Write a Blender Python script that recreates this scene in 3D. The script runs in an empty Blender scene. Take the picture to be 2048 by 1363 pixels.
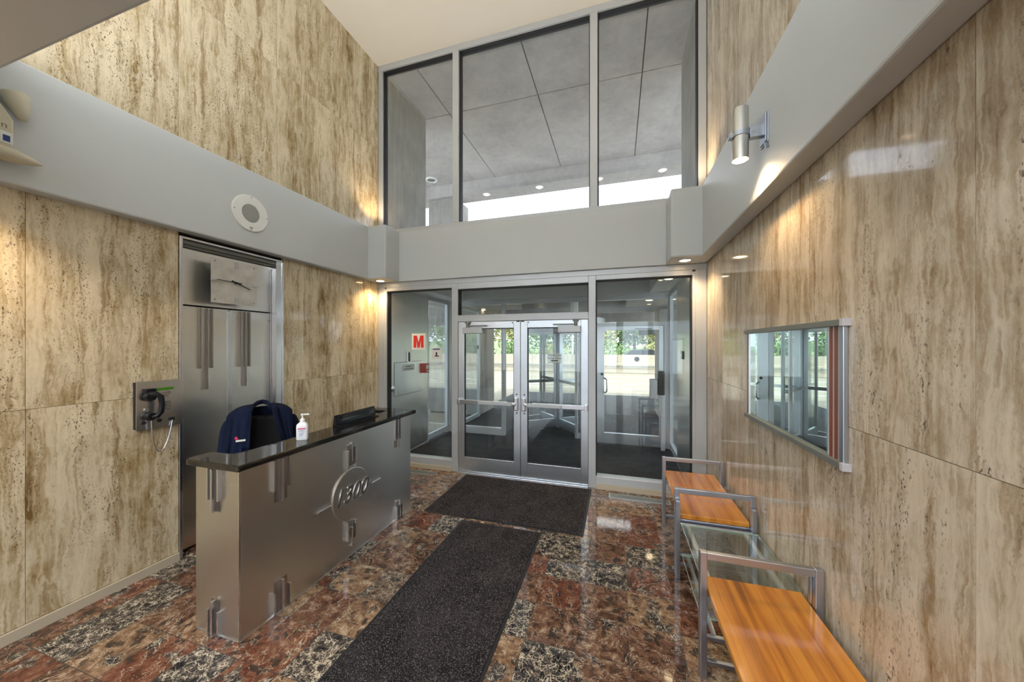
import bpy, bmesh, math, random
from mathutils import Vector, Matrix
random.seed(11)
PI = math.pi
SC = bpy.context.scene
COL = SC.collection

# ------------------------------------------------------------------ camera
cam_data = bpy.data.cameras.new('camera')
cam = bpy.data.objects.new('camera', cam_data)
COL.objects.link(cam)
cam.location = (0, 0, 1.80)
cam.rotation_euler = (PI/2, 0, math.radians(17.05))
cam_data.sensor_width = 36.0
cam_data.lens = 36.0*688/2048
cam_data.shift_y = 8.5/2048
cam_data.clip_start = 0.05
cam_data.clip_end = 400
SC.camera = cam

# ------------------------------------------------------------------ view
vs = SC.view_settings
SC.display_settings.display_device = 'sRGB'
vs.view_transform = 'Standard'
vs.look = 'None'
vs.exposure = 0.3
vs.gamma = 1.0
vs.use_curve_mapping = False

# ------------------------------------------------------------------ world
world = bpy.data.worlds.new('sky')
SC.world = world
world.use_nodes = True
wn, wl = world.node_tree.nodes, world.node_tree.links
for n in list(wn): wn.remove(n)
wo = wn.new('ShaderNodeOutputWorld'); wb = wn.new('ShaderNodeBackground')
wt = wn.new('ShaderNodeTexCoord'); wz = wn.new('ShaderNodeTexNoise'); wr = wn.new('ShaderNodeValToRGB')
wz.inputs['Scale'].default_value = 3.0; wz.inputs['Detail'].default_value = 5
wr.color_ramp.elements[0].position = .35; wr.color_ramp.elements[0].color = (.72, .83, 1, 1)
wr.color_ramp.elements[1].position = .65; wr.color_ramp.elements[1].color = (1, 1, 1, 1)
wl.new(wt.outputs['Generated'], wz.inputs['Vector']); wl.new(wz.outputs['Fac'], wr.inputs['Fac'])
wl.new(wr.outputs['Color'], wb.inputs['Color']); wb.inputs['Strength'].default_value = 2.7
wl.new(wb.outputs['Background'], wo.inputs['Surface'])

# ------------------------------------------------------------------ sun (behind the building, high)
def light(name, kind, loc, energy, color, rot=(0, 0, 0), **k):
    d = bpy.data.lights.new(name, kind); d.energy = energy; d.color = color
    for a, v in k.items(): setattr(d, a, v)
    o = bpy.data.objects.new(name, d); COL.objects.link(o)
    o.location = loc; o.rotation_euler = rot
    return o
light('sun', 'SUN', (0, -10, 30), 3.0, (1, .95, .86), (math.radians(28), 0, math.radians(12)), angle=math.radians(1.5))
# fill light added behind the camera, with unseen ceiling panels built for it below
def fill_light(x, y, z, sx, sy, e, c=(1, .93, .82)):
    return light('rear_fill_light', 'AREA', (x, y, z), e, c, shape='RECTANGLE', size=sx, size_y=sy)
# added cove fill on the rear beam, hidden uplights on the corner boxes
light('added_cove_light', 'AREA', (-1.27, .47, 3.36), 100, (1, .985, .97), (PI, 0, 0), shape='RECTANGLE', size=4.2, size_y=.2)
for x in (-3.30, .77): light('uplight_beam', 'SPOT', (x, 4.28, 3.56), 26, (1, .74, .45), (PI, 0, 0), spot_size=math.radians(130), spot_blend=.7, shadow_soft_size=.05)
REAR_FILL = [(-2.6, -1.2), (-.2, -1.2), (-4.2, -3.6), (-1.4, -3.6), (1.4, -3.6)]
for x, y in REAR_FILL: fill_light(x, y, 3.27, 1.1, .5, 66, (.93, .965, 1))

# ------------------------------------------------------------------ nodes
class M:
    """small procedural material writer"""
    def __init__(s, name):
        s.m = bpy.data.materials.new(name); s.m.use_nodes = True
        s.t = s.m.node_tree; s.n = s.t.nodes; s.l = s.t.links
        for n in list(s.n): s.n.remove(n)
        s.out = s.n.new('ShaderNodeOutputMaterial')
        s.b = s.n.new('ShaderNodeBsdfPrincipled')
        s.l.new(s.b.outputs[0], s.out.inputs[0])
    def put(s, sock, v):
        if v is None: return
        if isinstance(v, bpy.types.NodeSocket): s.l.new(v, sock)
        elif isinstance(v, (tuple, list)) and len(v) == 3 and sock.type == 'RGBA': sock.default_value = (*v, 1)
        else: sock.default_value = v
    def P(s, **k):
        nm = dict(color='Base Color', metal='Metallic', rough='Roughness', spec='Specular IOR Level', emit='Emission Color',
                  estr='Emission Strength', arot='Anisotropic Rotation', coat='Coat Weight', crough='Coat Roughness', aniso='Anisotropic', normal='Normal', trans='Transmission Weight', ior='IOR', sheen='Sheen Weight')
        for a, v in k.items(): s.put(s.b.inputs[nm[a]], v)
        return s
    def pos(s): return s.n.new('ShaderNodeNewGeometry').outputs['Position']
    def objc(s): return s.n.new('ShaderNodeTexCoord').outputs['Object']
    def island(s): return s.n.new('ShaderNodeNewGeometry').outputs['Random Per Island']
    def map(s, v, scale=(1, 1, 1), loc=(0, 0, 0), rot=(0, 0, 0)):
        n = s.n.new('ShaderNodeMapping'); s.l.new(v, n.inputs['Vector'])
        s.put(n.inputs['Scale'], scale); s.put(n.inputs['Location'], loc); s.put(n.inputs['Rotation'], rot)
        return n.outputs[0]
    def noise(s, v, scale, detail=3, rough=.5, dist=0, col=False):
        n = s.n.new('ShaderNodeTexNoise'); s.l.new(v, n.inputs['Vector'])
        s.put(n.inputs['Scale'], scale); s.put(n.inputs['Detail'], detail); s.put(n.inputs['Roughness'], rough); s.put(n.inputs['Distortion'], dist)
        return n.outputs['Color' if col else 'Fac']
    def vor(s, v, scale, feat='F1', rnd=1, out='Distance'):
        n = s.n.new('ShaderNodeTexVoronoi'); n.feature = feat; s.l.new(v, n.inputs['Vector'])
        s.put(n.inputs['Scale'], scale); s.put(n.inputs['Randomness'], rnd)
        return n.outputs[out]
    def white(s, v):
        n = s.n.new('ShaderNodeTexWhiteNoise'); n.noise_dimensions = '3D'; s.l.new(v, n.inputs['Vector'])
        return n.outputs['Value'], n.outputs['Color']
    def math(s, op, a, b=None, c=None, clamp=False):
        n = s.n.new('ShaderNodeMath'); n.operation = op; n.use_clamp = clamp
        for i, v in enumerate((a, b, c)):
            if v is not None: s.put(n.inputs[i], v)
        return n.outputs[0]
    def vmath(s, op, a, b=None, c=None):
        n = s.n.new('ShaderNodeVectorMath'); n.operation = op
        for i, v in enumerate((a, b, c)):
            if v is not None: s.put(n.inputs[i], v)
        return n.outputs[0]
    def sep(s, v):
        n = s.n.new('ShaderNodeSeparateXYZ'); s.l.new(v, n.inputs[0]); return n.outputs
    def comb(s, x, y, z):
        n = s.n.new('ShaderNodeCombineXYZ')
        for i, v in enumerate((x, y, z)): s.put(n.inputs[i], v)
        return n.outputs[0]
    def ramp(s, f, stops, interp='LINEAR'):
        n = s.n.new('ShaderNodeValToRGB'); s.put(n.inputs[0], f); r = n.color_ramp; r.interpolation = interp
        while len(r.elements) < len(stops): r.elements.new(.5)
        for e, (p, c) in zip(r.elements, stops):
            e.position = p; e.color = (*c, 1) if isinstance(c, (tuple, list)) else (c, c, c, 1)
        return n.outputs[0]
    def mix(s, f, a, b, mode='MIX'):
        n = s.n.new('ShaderNodeMix'); n.data_type = 'RGBA'; n.blend_type = mode
        s.put(n.inputs[0], f); s.put(n.inputs[6], a); s.put(n.inputs[7], b)
        return n.outputs[2]
    def bump(s, h, strength=.3, dist=.01):
        n = s.n.new('ShaderNodeBump'); s.put(n.inputs['Height'], h)
        n.inputs['Strength'].default_value = strength; n.inputs['Distance'].default_value = dist
        return n.outputs[0]

def plain(name, color, rough=.5, metal=0, **k):
    return M(name).P(color=color, rough=rough, metal=metal, **k).m

def travertine(name, light_c, mid_c, dark_c, band=9.0):
    m = M(name); p = m.pos(); r = m.island()
    off = m.comb(m.math('MULTIPLY', r, 31.7), m.math('MULTIPLY', r, 17.3), m.math('MULTIPLY', r, 9.1))
    p = m.vmath('ADD', p, off)
    wob = m.vmath('MULTIPLY', m.vmath('SUBTRACT', m.noise(m.map(p, (1, 1, .6)), 4.0, 3, .55, 0, True), (.5, .5, .5)), (.10, .10, .2))
    wob2 = m.vmath('MULTIPLY', m.vmath('SUBTRACT', m.noise(p, 26, 3, .6, 0, True), (.5, .5, .5)), (.022, .022, .05))
    q = m.vmath('ADD', m.vmath('ADD', p, wob), wob2)
    big = m.noise(m.map(q, (band, band, .55)), 1.0, 6, .62)
    fine = m.noise(m.map(q, (60, 60, 4)), 1.0, 4, .65)
    blot = m.noise(m.map(q, (3, 3, 1.6)), 2.2, 7, .68)
    f = m.math('ADD', m.math('MULTIPLY', big, .42), m.math('ADD', m.math('MULTIPLY', fine, .24), m.math('MULTIPLY', blot, .34)))
    hi = tuple(min(1, a*1.18) for a in light_c)
    c = m.ramp(f, [(.37, dark_c), (.43, mid_c), (.48, tuple((a+b)/2 for a, b in zip(light_c, mid_c))), (.525, light_c), (.60, hi)])
    # rusty veins
    vein = m.noise(m.map(q, (13, 13, .8)), 1.0, 7, .7)
    c = m.mix(m.ramp(vein, [(.54, 0), (.66, .75)]), c, (.25, .15, .058))
    # cloudy pale seams
    seam = m.math('ABSOLUTE', m.math('SUBTRACT', m.noise(m.map(q, (8, 8, .6)), 1.0, 3, .5), .47))
    c = m.mix(m.ramp(seam, [(.0, .55), (.022, 0)]), c, hi)
    # pits: short dark flecks that gather in bands
    gate = m.noise(m.map(q, (8, 8, .9)), 1.0, 4, .65)
    pn = m.noise(m.map(p, (120, 120, 65)), 1.0, 2, .5)
    pit = m.math('MULTIPLY', m.ramp(pn, [(.60, 0), (.66, 1)]), m.ramp(gate, [(.47, 0), (.57, 1)]))
    pn2 = m.noise(m.map(q, (48, 48, 20)), 1.0, 4, .62)
    pit2 = m.math('MULTIPLY', m.ramp(pn2, [(.62, 0), (.67, 1)]), m.ramp(gate, [(.48, 0), (.58, 1)]))
    pt = m.math('MAXIMUM', pit, pit2)
    c = m.mix(m.math('MULTIPLY', pt, .9), c, (.075, .040, .018))
    m.P(color=c, rough=m.math('ADD', .07, m.math('MULTIPLY', pt, .4)), spec=.55, normal=m.bump(m.math('SUBTRACT', 1, pt), .2, .0015))
    return m.m

def marble_floor():
    m = M('marble_tiles'); p = m.pos(); T = .307
    g = m.vmath('ADD', p, (-.067+T*60, -2.04+T*60, 0))
    g = m.vmath('DIVIDE', g, (T, T, 1))
    x, y, _ = m.sep(g)
    cx, cy = m.math('FLOOR', x), m.math('FLOOR', y)
    fx, fy = m.math('FRACT', x), m.math('FRACT', y)
    rv, rc = m.white(m.comb(cx, cy, 3.0))
    rv2, _ = m.white(m.comb(cx, cy, 11.0))
    rv3, _ = m.white(m.comb(cx, cy, 23.0))
    q = m.vmath('ADD', p, m.vmath('MULTIPLY', rc, (40, 40, 40)))
    wob = m.vmath('MULTIPLY', m.vmath('SUBTRACT', m.noise(q, 9, 4, .6, 0, True), (.5, .5, .5)), (.12, .12, .12))
    qq = m.vmath('ADD', q, wob)
    n1 = m.noise(qq, 14, 6, .65, .4); n2 = m.noise(qq, 45, 5, .6)
    f = m.math('ADD', m.math('MULTIPLY', n1, .65), m.math('MULTIPLY', n2, .35))
    brown = m.ramp(f, [(.36, (.025, .017, .013)), (.44, (.075, .038, .024)), (.5, (.135, .068, .042)), (.56, (.19, .11, .07)), (.64, (.33, .24, .17))])
    rust = m.ramp(f, [(.36, (.045, .018, .012)), (.46, (.115, .040, .024)), (.55, (.17, .070, .042)), (.66, (.28, .17, .11))])
    tan = m.ramp(f, [(.33, (.05, .032, .02)), (.45, (.16, .09, .052)), (.54, (.27, .17, .10)), (.66, (.48, .38, .27))])
    black = m.ramp(f, [(.38, (.006, .006, .008)), (.50, (.025, .024, .026)), (.62, (.10, .08, .07))])
    base = m.mix(m.ramp(rv2, [(.40, 0), (.42, 1)], 'LINEAR'), brown, rust)
    base = m.mix(m.ramp(rv2, [(.64, 0), (.66, 1)]), base, tan)
    # stone fragments in the breccia
    cell = m.vor(qq, 26, 'F1', 1, 'Color')
    cr = m.sep(cell)[0]
    base = m.mix(m.ramp(cr, [(.86, 0), (.9, .8)]), base, (.03, .025, .022))
    dark = m.ramp(rv, [(.77, 0), (.78, 1)])
    local = m.ramp(m.noise(m.vmath('ADD', q, (5, 3, 0)), 5, 2, .5), [(.60, 0), (.66, 1)])
    dark = m.math('MAXIMUM', dark, local)
    base = m.mix(dark, base, black)
    # cream net of veins, dense on the dark stones
    ed = m.vor(qq, 24, 'DISTANCE_TO_EDGE'); ed2 = m.vor(m.vmath('ADD', qq, (3, 7, 0)), 60, 'DISTANCE_TO_EDGE')
    wv = m.noise(q, 22, 3, .6)
    w1 = m.math('MULTIPLY', m.ramp(wv, [(.38, 0), (.66, 1)]), .055)
    v1 = m.math('LESS_THAN', ed, w1)
    v2 = m.math('LESS_THAN', ed2, m.math('MULTIPLY', m.ramp(wv, [(.45, 0), (.68, 1)]), .07))
    veins = m.math('MAXIMUM', v1, v2)
    vden = m.mix(dark, m.ramp(m.noise(q, 7, 3, .6), [(.54, 0), (.64, .6)]), (.8, .8, .8))
    base = m.mix(m.math('MULTIPLY', veins, vden), base, m.mix(dark, (.50, .38, .26), (.62, .54, .42)))
    # long calcite threads, white chips
    th = m.math('ABSOLUTE', m.math('SUBTRACT', m.noise(m.vmath('ADD', q, (9, 2, 0)), 4.5, 6, .62, .8), .5))
    base = m.mix(m.ramp(th, [(.0, .8), (.006, 0)]), base, (.66, .55, .42))
    sp = m.math('MULTIPLY', m.ramp(m.noise(q, 110, 2, .5), [(.68, 0), (.72, 1)]), m.ramp(m.noise(q, 10, 2, .5), [(.45, 0), (.6, .9)]))
    base = m.mix(sp, base, (.68, .58, .48))
    gx = m.math('MINIMUM', fx, m.math('SUBTRACT', 1, fx)); gy = m.math('MINIMUM', fy, m.math('SUBTRACT', 1, fy))
    gr = m.math('LESS_THAN', m.math('MINIMUM', gx, gy), .006)
    base = m.mix(gr, base, (.05, .04, .035))
    h = m.noise(m.comb(cx, cy, 0), 3.1, 1, .5)
    m.P(color=base, rough=m.math('ADD', .06, m.math('MULTIPLY', gr, .4)), spec=.6, normal=m.bump(m.noise(p, 3, 2, .5), .012, .02))
    return m.m

def steel(name, color=(.55, .55, .55), rough=.26, horiz=True, aniso=.5, streak=.25, arot=0.0):
    m = M(name); p = m.pos()
    sc = (3, 3, 260) if horiz else (260, 260, 3)
    n = m.noise(m.map(p, sc), 1.0, 3, .6)
    big = m.noise(p, 1.7, 3, .5)
    wave = m.noise(m.map(p, (1, 1, .45) if arot else (1, 1, 1.2)), 2.6, 2, .5)
    n_ = m.math('ADD', m.math('MULTIPLY', n, .04), m.math('MULTIPLY', wave, 1.0))
    m.P(color=m.mix(m.math('MULTIPLY', n, streak), color, tuple(c*.72 for c in color)), metal=1,
        rough=m.math('ADD', rough-.06, m.math('MULTIPLY', big, .14)), aniso=aniso, normal=m.bump(n_, .5, .012), arot=arot)
    return m.m

def concrete(name, c0, c1, scale=2.5, board=False):
    m = M(name); p = m.pos()
    n = m.noise(p, scale, 6, .65); n2 = m.noise(m.map(p, (14, 14, 1.2) if board else (9, 9, 9)), 1, 4, .6); pit = m.noise(p, 60, 2, .5)
    f = m.math('ADD', m.math('MULTIPLY', n, .6), m.math('MULTIPLY', n2, .4))
    c = m.ramp(f, [(.35, c0), (.65, c1)])
    c = m.mix(m.ramp(pit, [(.70, 0), (.73, .6)]), c, tuple(a*.45 for a in c0))
    m.P(color=c, rough=.85, spec=.2, normal=m.bump(m.math('ADD', n2, pit), .25, .01))
    return m.m

def carpet():
    m = M('black_entrance_matting'); p = m.pos()
    n = m.noise(p, 210, 2, .6); big = m.noise(m.map(p, (1.2, .8, 1)), 4, 4, .6)
    sp = m.ramp(n, [(.57, 0), (.64, 1)])
    c = m.mix(m.math('MULTIPLY', sp, .9), m.ramp(big, [(.35, (.011, .010, .012)), (.65, (.030, .026, .028))]), (.26, .24, .25))
    m.P(color=c, rough=.95, spec=.1, normal=m.bump(m.noise(p, 420, 3, .7), .8, .004))
    return m.m

def wood(name, c0, c1, c2, along=1):
    m = M(name); p = m.objc()
    sc = (26, 1.1, 8)
    q = m.vmath('ADD', p, m.vmath('MULTIPLY', m.vmath('SUBTRACT', m.noise(m.map(p, (3, .5, 1)), 2, 2, .5, 0, True), (.5, .5, .5)), (.05, .05, .05)))
    n = m.noise(m.map(q, sc), 1, 4, .6, .2); b = m.noise(m.map(q, (7, .25, 1)), 1.3, 3, .6)
    f = m.math('ADD', m.math('MULTIPLY', n, .4), m.math('MULTIPLY', b, .6))
    c = m.ramp(f, [(.36, c0), (.47, c1), (.56, c2), (.66, c1)])
    fine = m.noise(m.map(q, (160, 4, 40)), 1, 2, .5)
    c = m.mix(m.ramp(fine, [(.55, 0), (.7, .25)]), c, tuple(a*.5 for a in c0))
    m.P(color=c, rough=.22, spec=.5, coat=.5, crough=.10, normal=m.bump(fine, .03, .002))
    return m.m

def glass(name, tint=(.93, .97, .95), f0=.06, f1=.75, rough=.0):
    m = M(name)
    tr = m.n.new('ShaderNodeBsdfTransparent'); gl = m.n.new('ShaderNodeBsdfGlossy'); mx = m.n.new('ShaderNodeMixShader')
    lw = m.n.new('ShaderNodeLayerWeight'); lw.inputs['Blend'].default_value = .25
    m.put(tr.inputs[0], tint); m.put(gl.inputs[0], (.95, .98, 1)); gl.inputs['Roughness'].default_value = rough
    f = m.math('ADD', f0, m.math('MULTIPLY', lw.outputs['Fresnel'], f1), None, True)
    m.l.new(f, mx.inputs[0]); m.l.new(tr.outputs[0], mx.inputs[1]); m.l.new(gl.outputs[0], mx.inputs[2])
    m.l.new(mx.outputs[0], m.out.inputs[0]); m.n.remove(m.b)
    return m.m

def emissive(name, color, strength):
    m = M(name); m.P(color=(.8, .8, .8), emit=color, estr=strength); return m.m

def asphalt():
    m = M('pale_parking_paving'); p = m.pos()
    n = m.noise(p, 1.2, 5, .6); g = m.noise(p, 50, 2, .5)
    c = m.ramp(m.math('ADD', m.math('MULTIPLY', n, .6), m.math('MULTIPLY', g, .4)), [(.35, (.31, .28, .22)), (.65, (.40, .365, .29))])
    m.P(color=c, rough=.9, spec=.15); return m.m

def leaves(name, c0, c1, c2):
    m = M(name); r = m.island()
    m.P(color=m.ramp(r, [(0, c0), (.5, c1), (1, c2)]), rough=.6, spec=.3); return m.m

TRAV = travertine('travertine_left', (.62, .54, .385), (.38, .285, .15), (.165, .10, .036), 7.5)
TRAVR = travertine('travertine_right', (.56, .49, .38), (.36, .28, .18), (.18, .12, .06), 12.0)
TRAVB = plain('travertine_skirting_stone', (.50, .44, .34), .35)
BACK = plain('joint_shadow_backing', (.10, .08, .06), .9)
FLOOR = marble_floor()
CREAM = M('cream_ceiling_paint').P(color=(.76, .73, .65), rough=.9, spec=.1).m
def painted(name, c):
    m = M(name); p = m.pos(); n = m.noise(p, 90, 3, .5); s = m.noise(p, 14, 5, .7)
    m.P(color=m.mix(m.ramp(s, [(.72, 0), (.78, .35)]), c, tuple(a*.6 for a in c)), rough=.45, spec=.4, normal=m.bump(n, .10, .002)); return m.m
WHITE = painted('white_beam_paint', (.565, .60, .615))
STEEL = steel('brushed_stainless', (.72, .72, .70), .30)
STEELD = steel('desk_stainless', (.68, .675, .66), .29, True, .8, .25, .25)
STEELV = plain('bright_stainless_trim', (.70, .72, .76), .25, 1, aniso=.3)
ALU = steel('clear_anodised_aluminium', (.70, .745, .80), .36, False, .3, .15)
ALUW = plain('satin_aluminium_paint', (.52, .55, .58), .38, .3)
GASKET = plain('black_gasket', (.01, .01, .012), .6)
SILVER = plain('silver_tube_metal', (.50, .54, .63), .33, 1)
CONC = concrete('grey_board_concrete', (.27, .265, .25), (.40, .39, .36), 2.0, True)
CONCS = concrete('soffit_concrete', (.36, .35, .34), (.50, .485, .46), 1.6)
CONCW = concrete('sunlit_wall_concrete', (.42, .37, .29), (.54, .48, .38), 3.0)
MAT = carpet()
MATB = plain('black_rubber_border', (.012, .014, .017), .55)
RUG = concrete('charcoal_vestibule_carpet', (.018, .022, .026), (.04, .046, .052), 6)
GLASS = glass('clear_glazing', (.965, .985, .98), .03, .5)
GLASSU = glass('upper_glazing', (.95, .965, .98), .025, .45)
GLASST = glass('greenish_table_glass', (.965, .99, .978), .02, .4)
GLEDGE = plain('glass_edge_green', (.45, .60, .54), .15)
WOOD = wood('orange_teak', (.22, .075, .012), (.50, .18, .022), (.62, .26, .035))
BLACKS = M('black_polished_stone').P(color=(.012, .011, .010), rough=.06, spec=.7).m
BLACKP = plain('black_plastic', (.008, .009, .012), .3, spec=.25)
PLATE = plain('dark_back_plate', (.34, .32, .30), .3, 1)
BLACKM = plain('black_leatherette', (.006, .006, .007), .6, spec=.15)
def cloth():
    m = M('navy_jacket_cloth'); p = m.objc(); n = m.noise(m.map(p, (10, 10, 3)), 1, 3, .5)
    m.P(color=m.ramp(n, [(.35, (.004, .007, .020)), (.65, (.008, .014, .042))]), rough=.9, spec=.15, normal=m.bump(m.noise(m.map(p, (9, 9, 2.5)), 1.2, 3, .5), .8, .03)); return m.m
NAVY = cloth()
RED = plain('red_enamel', (.45, .02, .025), .35)
SIGNR = plain('red_vinyl', (.72, .03, .02), .5)
PAPER = plain('white_vinyl', (.78, .80, .78), .5)
INK = plain('dark_green_ink', (.01, .06, .03), .6)
INKB = plain('blue_ink', (.03, .05, .22), .6)
INKP = plain('pink_red_ink', (.65, .02, .12), .6)
BOTTLE = M('white_translucent_plastic').P(color=(.80, .83, .86), rough=.25, spec=.5).m
CLOCKM = M('brushed_clock_face')
_n = CLOCKM.noise(CLOCKM.pos(), 9, 4, .6)
CLOCKM.P(color=CLOCKM.ramp(_n, [(.3, (.47, .45, .41)), (.7, (.66, .65, .61))]), metal=.25, rough=.5)
CLOCKM = CLOCKM.m
BROWNS = plain('brown_lacquer_strip', (.21, .055, .022), .3)
GREYR = plain('grey_metal_rail', (.20, .215, .20), .4, .3)
CREAMP = plain('aged_cream_plastic', (.60, .56, .43), .4)
SCREEN = plain('green_display_window', (.07, .22, .02), .25)
LAMP = emissive('warm_lamp_glass', (1, .72, .42), 14)
LAMPS = emissive('soffit_lamp_glass', (1, .62, .36), 5)
PANEL = emissive('added_fill_diffuser', (1, .95, .88), 4)  # glow of the added cove fitting and rear fill panels
MIRROR = M('mirror_silvering').P(color=(.80, .88, .86), metal=1, rough=.01).m
ASPH = asphalt()
LINE = plain('white_road_paint', (.72, .70, .64), .8)
BARK = plain('bark', (.10, .07, .05), .9)
L1 = leaves('green_leaves', (.05, .12, .03), (.14, .26, .07), (.30, .40, .14))
L2 = leaves('yellow_green_leaves', (.14, .18, .04), (.34, .36, .10), (.55, .46, .16))
L3 = leaves('dark_leaves', (.02, .06, .02), (.06, .13, .04), (.14, .22, .08))
GRASS = leaves('bank_grass', (.16, .22, .08), (.2, .28, .1), (.26, .32, .12))
ROOFM = plain('brown_shingles', (.13, .09, .07), .9)
SIDING = plain('pale_siding', (.5, .46, .4), .8)

# ------------------------------------------------------------------ mesh builder
ORIG = {}
class MB:
    def __init__(s): s.v = []; s.f = []
    def add(s, vs, fs):
        b = len(s.v); s.v += [tuple(v) for v in vs]; s.f += [tuple(b+i for i in f) for f in fs]; return s
    def box(s, x0, x1, y0, y1, z0, z1, M=None):
        vs = [Vector((x, y, z)) for x in (x0, x1) for y in (y0, y1) for z in (z0, z1)]
        if M: vs = [M @ v for v in vs]
        return s.add(vs, [(0, 1, 3, 2), (4, 6, 7, 5), (0, 4, 5, 1), (2, 3, 7, 6), (0, 2, 6, 4), (1, 5, 7, 3)])
    def prism(s, poly, a, b, axis='z', M=None):
        n = len(poly)
        def V(p, t):
            v = {'z': (p[0], p[1], t), 'y': (p[0], t, p[1]), 'x': (t, p[0], p[1])}[axis]
            v = Vector(v); return M @ v if M else v
        vs = [V(p, a) for p in poly]+[V(p, b) for p in poly]
        return s.add(vs, [tuple(range(n)), tuple(range(2*n-1, n-1, -1))]+[(i, i+n, (i+1) % n+n, (i+1) % n) for i in range(n)])
    def cyl(s, p0, p1, r0, r1=None, n=24, cap=True):
        r1 = r0 if r1 is None else r1
        p0, p1 = Vector(p0), Vector(p1); d = (p1-p0).normalized()
        u = d.orthogonal().normalized(); w = d.cross(u)
        vs = []
        for p, r in ((p0, r0), (p1, r1)):
            vs += [p+(u*math.cos(2*PI*i/n)+w*math.sin(2*PI*i/n))*r for i in range(n)]
        fs = [(i, (i+1) % n, (i+1) % n+n, i+n) for i in range(n)]
        if cap: fs += [tuple(range(n-1, -1, -1)), tuple(range(n, 2*n))]
        return s.add(vs, fs)
    def lathe(s, prof, c, axis=(0, 0, 1), n=28, sx=1, sy=1):
        """profile (r, h) turned about the axis through c; closed at both ends"""
        c = Vector(c); d = Vector(axis).normalized(); u = d.orthogonal().normalized(); w = d.cross(u)
        if abs(d.z) > .99: u, w = Vector((1, 0, 0)), Vector((0, 1, 0))
        vs = []; k = len(prof)
        for r, h in prof:
            vs += [c+d*h+(u*math.cos(2*PI*i/n)*sx+w*math.sin(2*PI*i/n)*sy)*r for i in range(n)]
        fs = [(j*n+i, j*n+(i+1) % n, (j+1)*n+(i+1) % n, (j+1)*n+i) for j in range(k-1) for i in range(n)]
        fs += [tuple(range(n-1, -1, -1)), tuple(range((k-1)*n, k*n))]
        return s.add(vs, fs)
    def tube(s, pts, r, n=10):
        pts = [Vector(p) for p in pts]; vs = []; up = None
        for i, p in enumerate(pts):
            d = (pts[min(i+1, len(pts)-1)]-pts[max(i-1, 0)]).normalized()
            if up is None: up = d.orthogonal().normalized()
            u = (up-d*up.dot(d)).normalized(); w = d.cross(u); up = u
            rr = r[i] if isinstance(r, (list, tuple)) else r
            vs += [p+(u*math.cos(2*PI*k/n)+w*math.sin(2*PI*k/n))*rr for k in range(n)]
        m = len(pts)
        fs = [(j*n+k, j*n+(k+1) % n, (j+1)*n+(k+1) % n, (j+1)*n+k) for j in range(m-1) for k in range(n)]
        fs += [tuple(range(n-1, -1, -1)), tuple(range((m-1)*n, m*n))]
        return s.add(vs, fs)
    def grid(s, fn, nu, nv):
        vs = [fn(i/nu, j/nv) for j in range(nv+1) for i in range(nu+1)]
        return s.add(vs, [(j*(nu+1)+i, j*(nu+1)+i+1, (j+1)*(nu+1)+i+1, (j+1)*(nu+1)+i) for j in range(nv) for i in range(nu)])
    def build(s, name, mat, parent=None, bevel=0, smooth=False, solid=0, subd=0, weld=False):
        o0 = ORIG.get(parent.name, Vector((0, 0, 0))) if parent else Vector((0, 0, 0))
        me = bpy.data.meshes.new(name)
        me.from_pydata([tuple(Vector(v)-o0) for v in s.v], [], s.f)
        bm = bmesh.new(); bm.from_mesh(me)
        if weld: bmesh.ops.remove_doubles(bm, verts=bm.verts, dist=1e-5)
        bmesh.ops.recalc_face_normals(bm, faces=bm.faces); bm.to_mesh(me); bm.free()
        if smooth:
            me.shade_smooth()
            try: me.set_sharp_from_angle(angle=math.radians(40))
            except Exception: pass
        me.materials.append(mat)
        o = bpy.data.objects.new(name, me); COL.objects.link(o)
        if parent: o.parent = parent; ORIG[o.name] = o0
        if solid:
            q = o.modifiers.new('solid', 'SOLIDIFY'); q.thickness = solid; q.offset = 0
        if subd:
            q = o.modifiers.new('sub', 'SUBSURF'); q.levels = subd; q.render_levels = subd
        if bevel:
            q = o.modifiers.new('bevel', 'BEVEL'); q.width = bevel; q.segments = 2; q.limit_method = 'ANGLE'
        return o

def tag(o, label, cat, group=None):
    o['label'] = label; o['category'] = cat
    if group: o['group'] = group
    return o
def thing(name, label, cat, loc=(0, 0, 0), rz=0, group=None, local=False):
    o = bpy.data.objects.new(name, None); COL.objects.link(o)
    o.location = loc; o.rotation_euler = (0, 0, rz); o.empty_display_size = .1
    ORIG[o.name] = Vector((0, 0, 0)) if local else Vector(loc)
    return tag(o, label, cat, group)
def struct(o):
    o['kind'] = 'structure'; return o
def B(*a): return MB().box(*a)
def text_mesh(body, size, name, mat, parent, mtx, extrude=.001, shear=0, bold=0, align='CENTER'):
    c = bpy.data.curves.new(name, 'FONT'); c.body = body; c.size = size; c.extrude = extrude; c.shear = shear; c.offset = bold
    c.align_x = align; c.align_y = 'CENTER'
    t = bpy.data.objects.new(name, c); COL.objects.link(t)
    dg = bpy.context.evaluated_depsgraph_get()
    me = bpy.data.meshes.new_from_object(t.evaluated_get(dg)); bpy.data.objects.remove(t)
    o0 = ORIG.get(parent.name, Vector((0, 0, 0))) if parent else Vector((0, 0, 0))
    me.transform(Matrix.Translation(-o0) @ mtx)
    me.materials.clear(); me.materials.append(mat)
    o = bpy.data.objects.new(name, me); COL.objects.link(o)
    if parent: o.parent = parent; ORIG[o.name] = o0
    return o
def frame_matrix(origin, right, up):
    r = Vector(right).normalized(); u = Vector(up).normalized(); n = r.cross(u)
    return Matrix(((r.x, u.x, n.x, origin[0]), (r.y, u.y, n.y, origin[1]), (r.z, u.z, n.z, origin[2]), (0, 0, 0, 1)))
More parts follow.
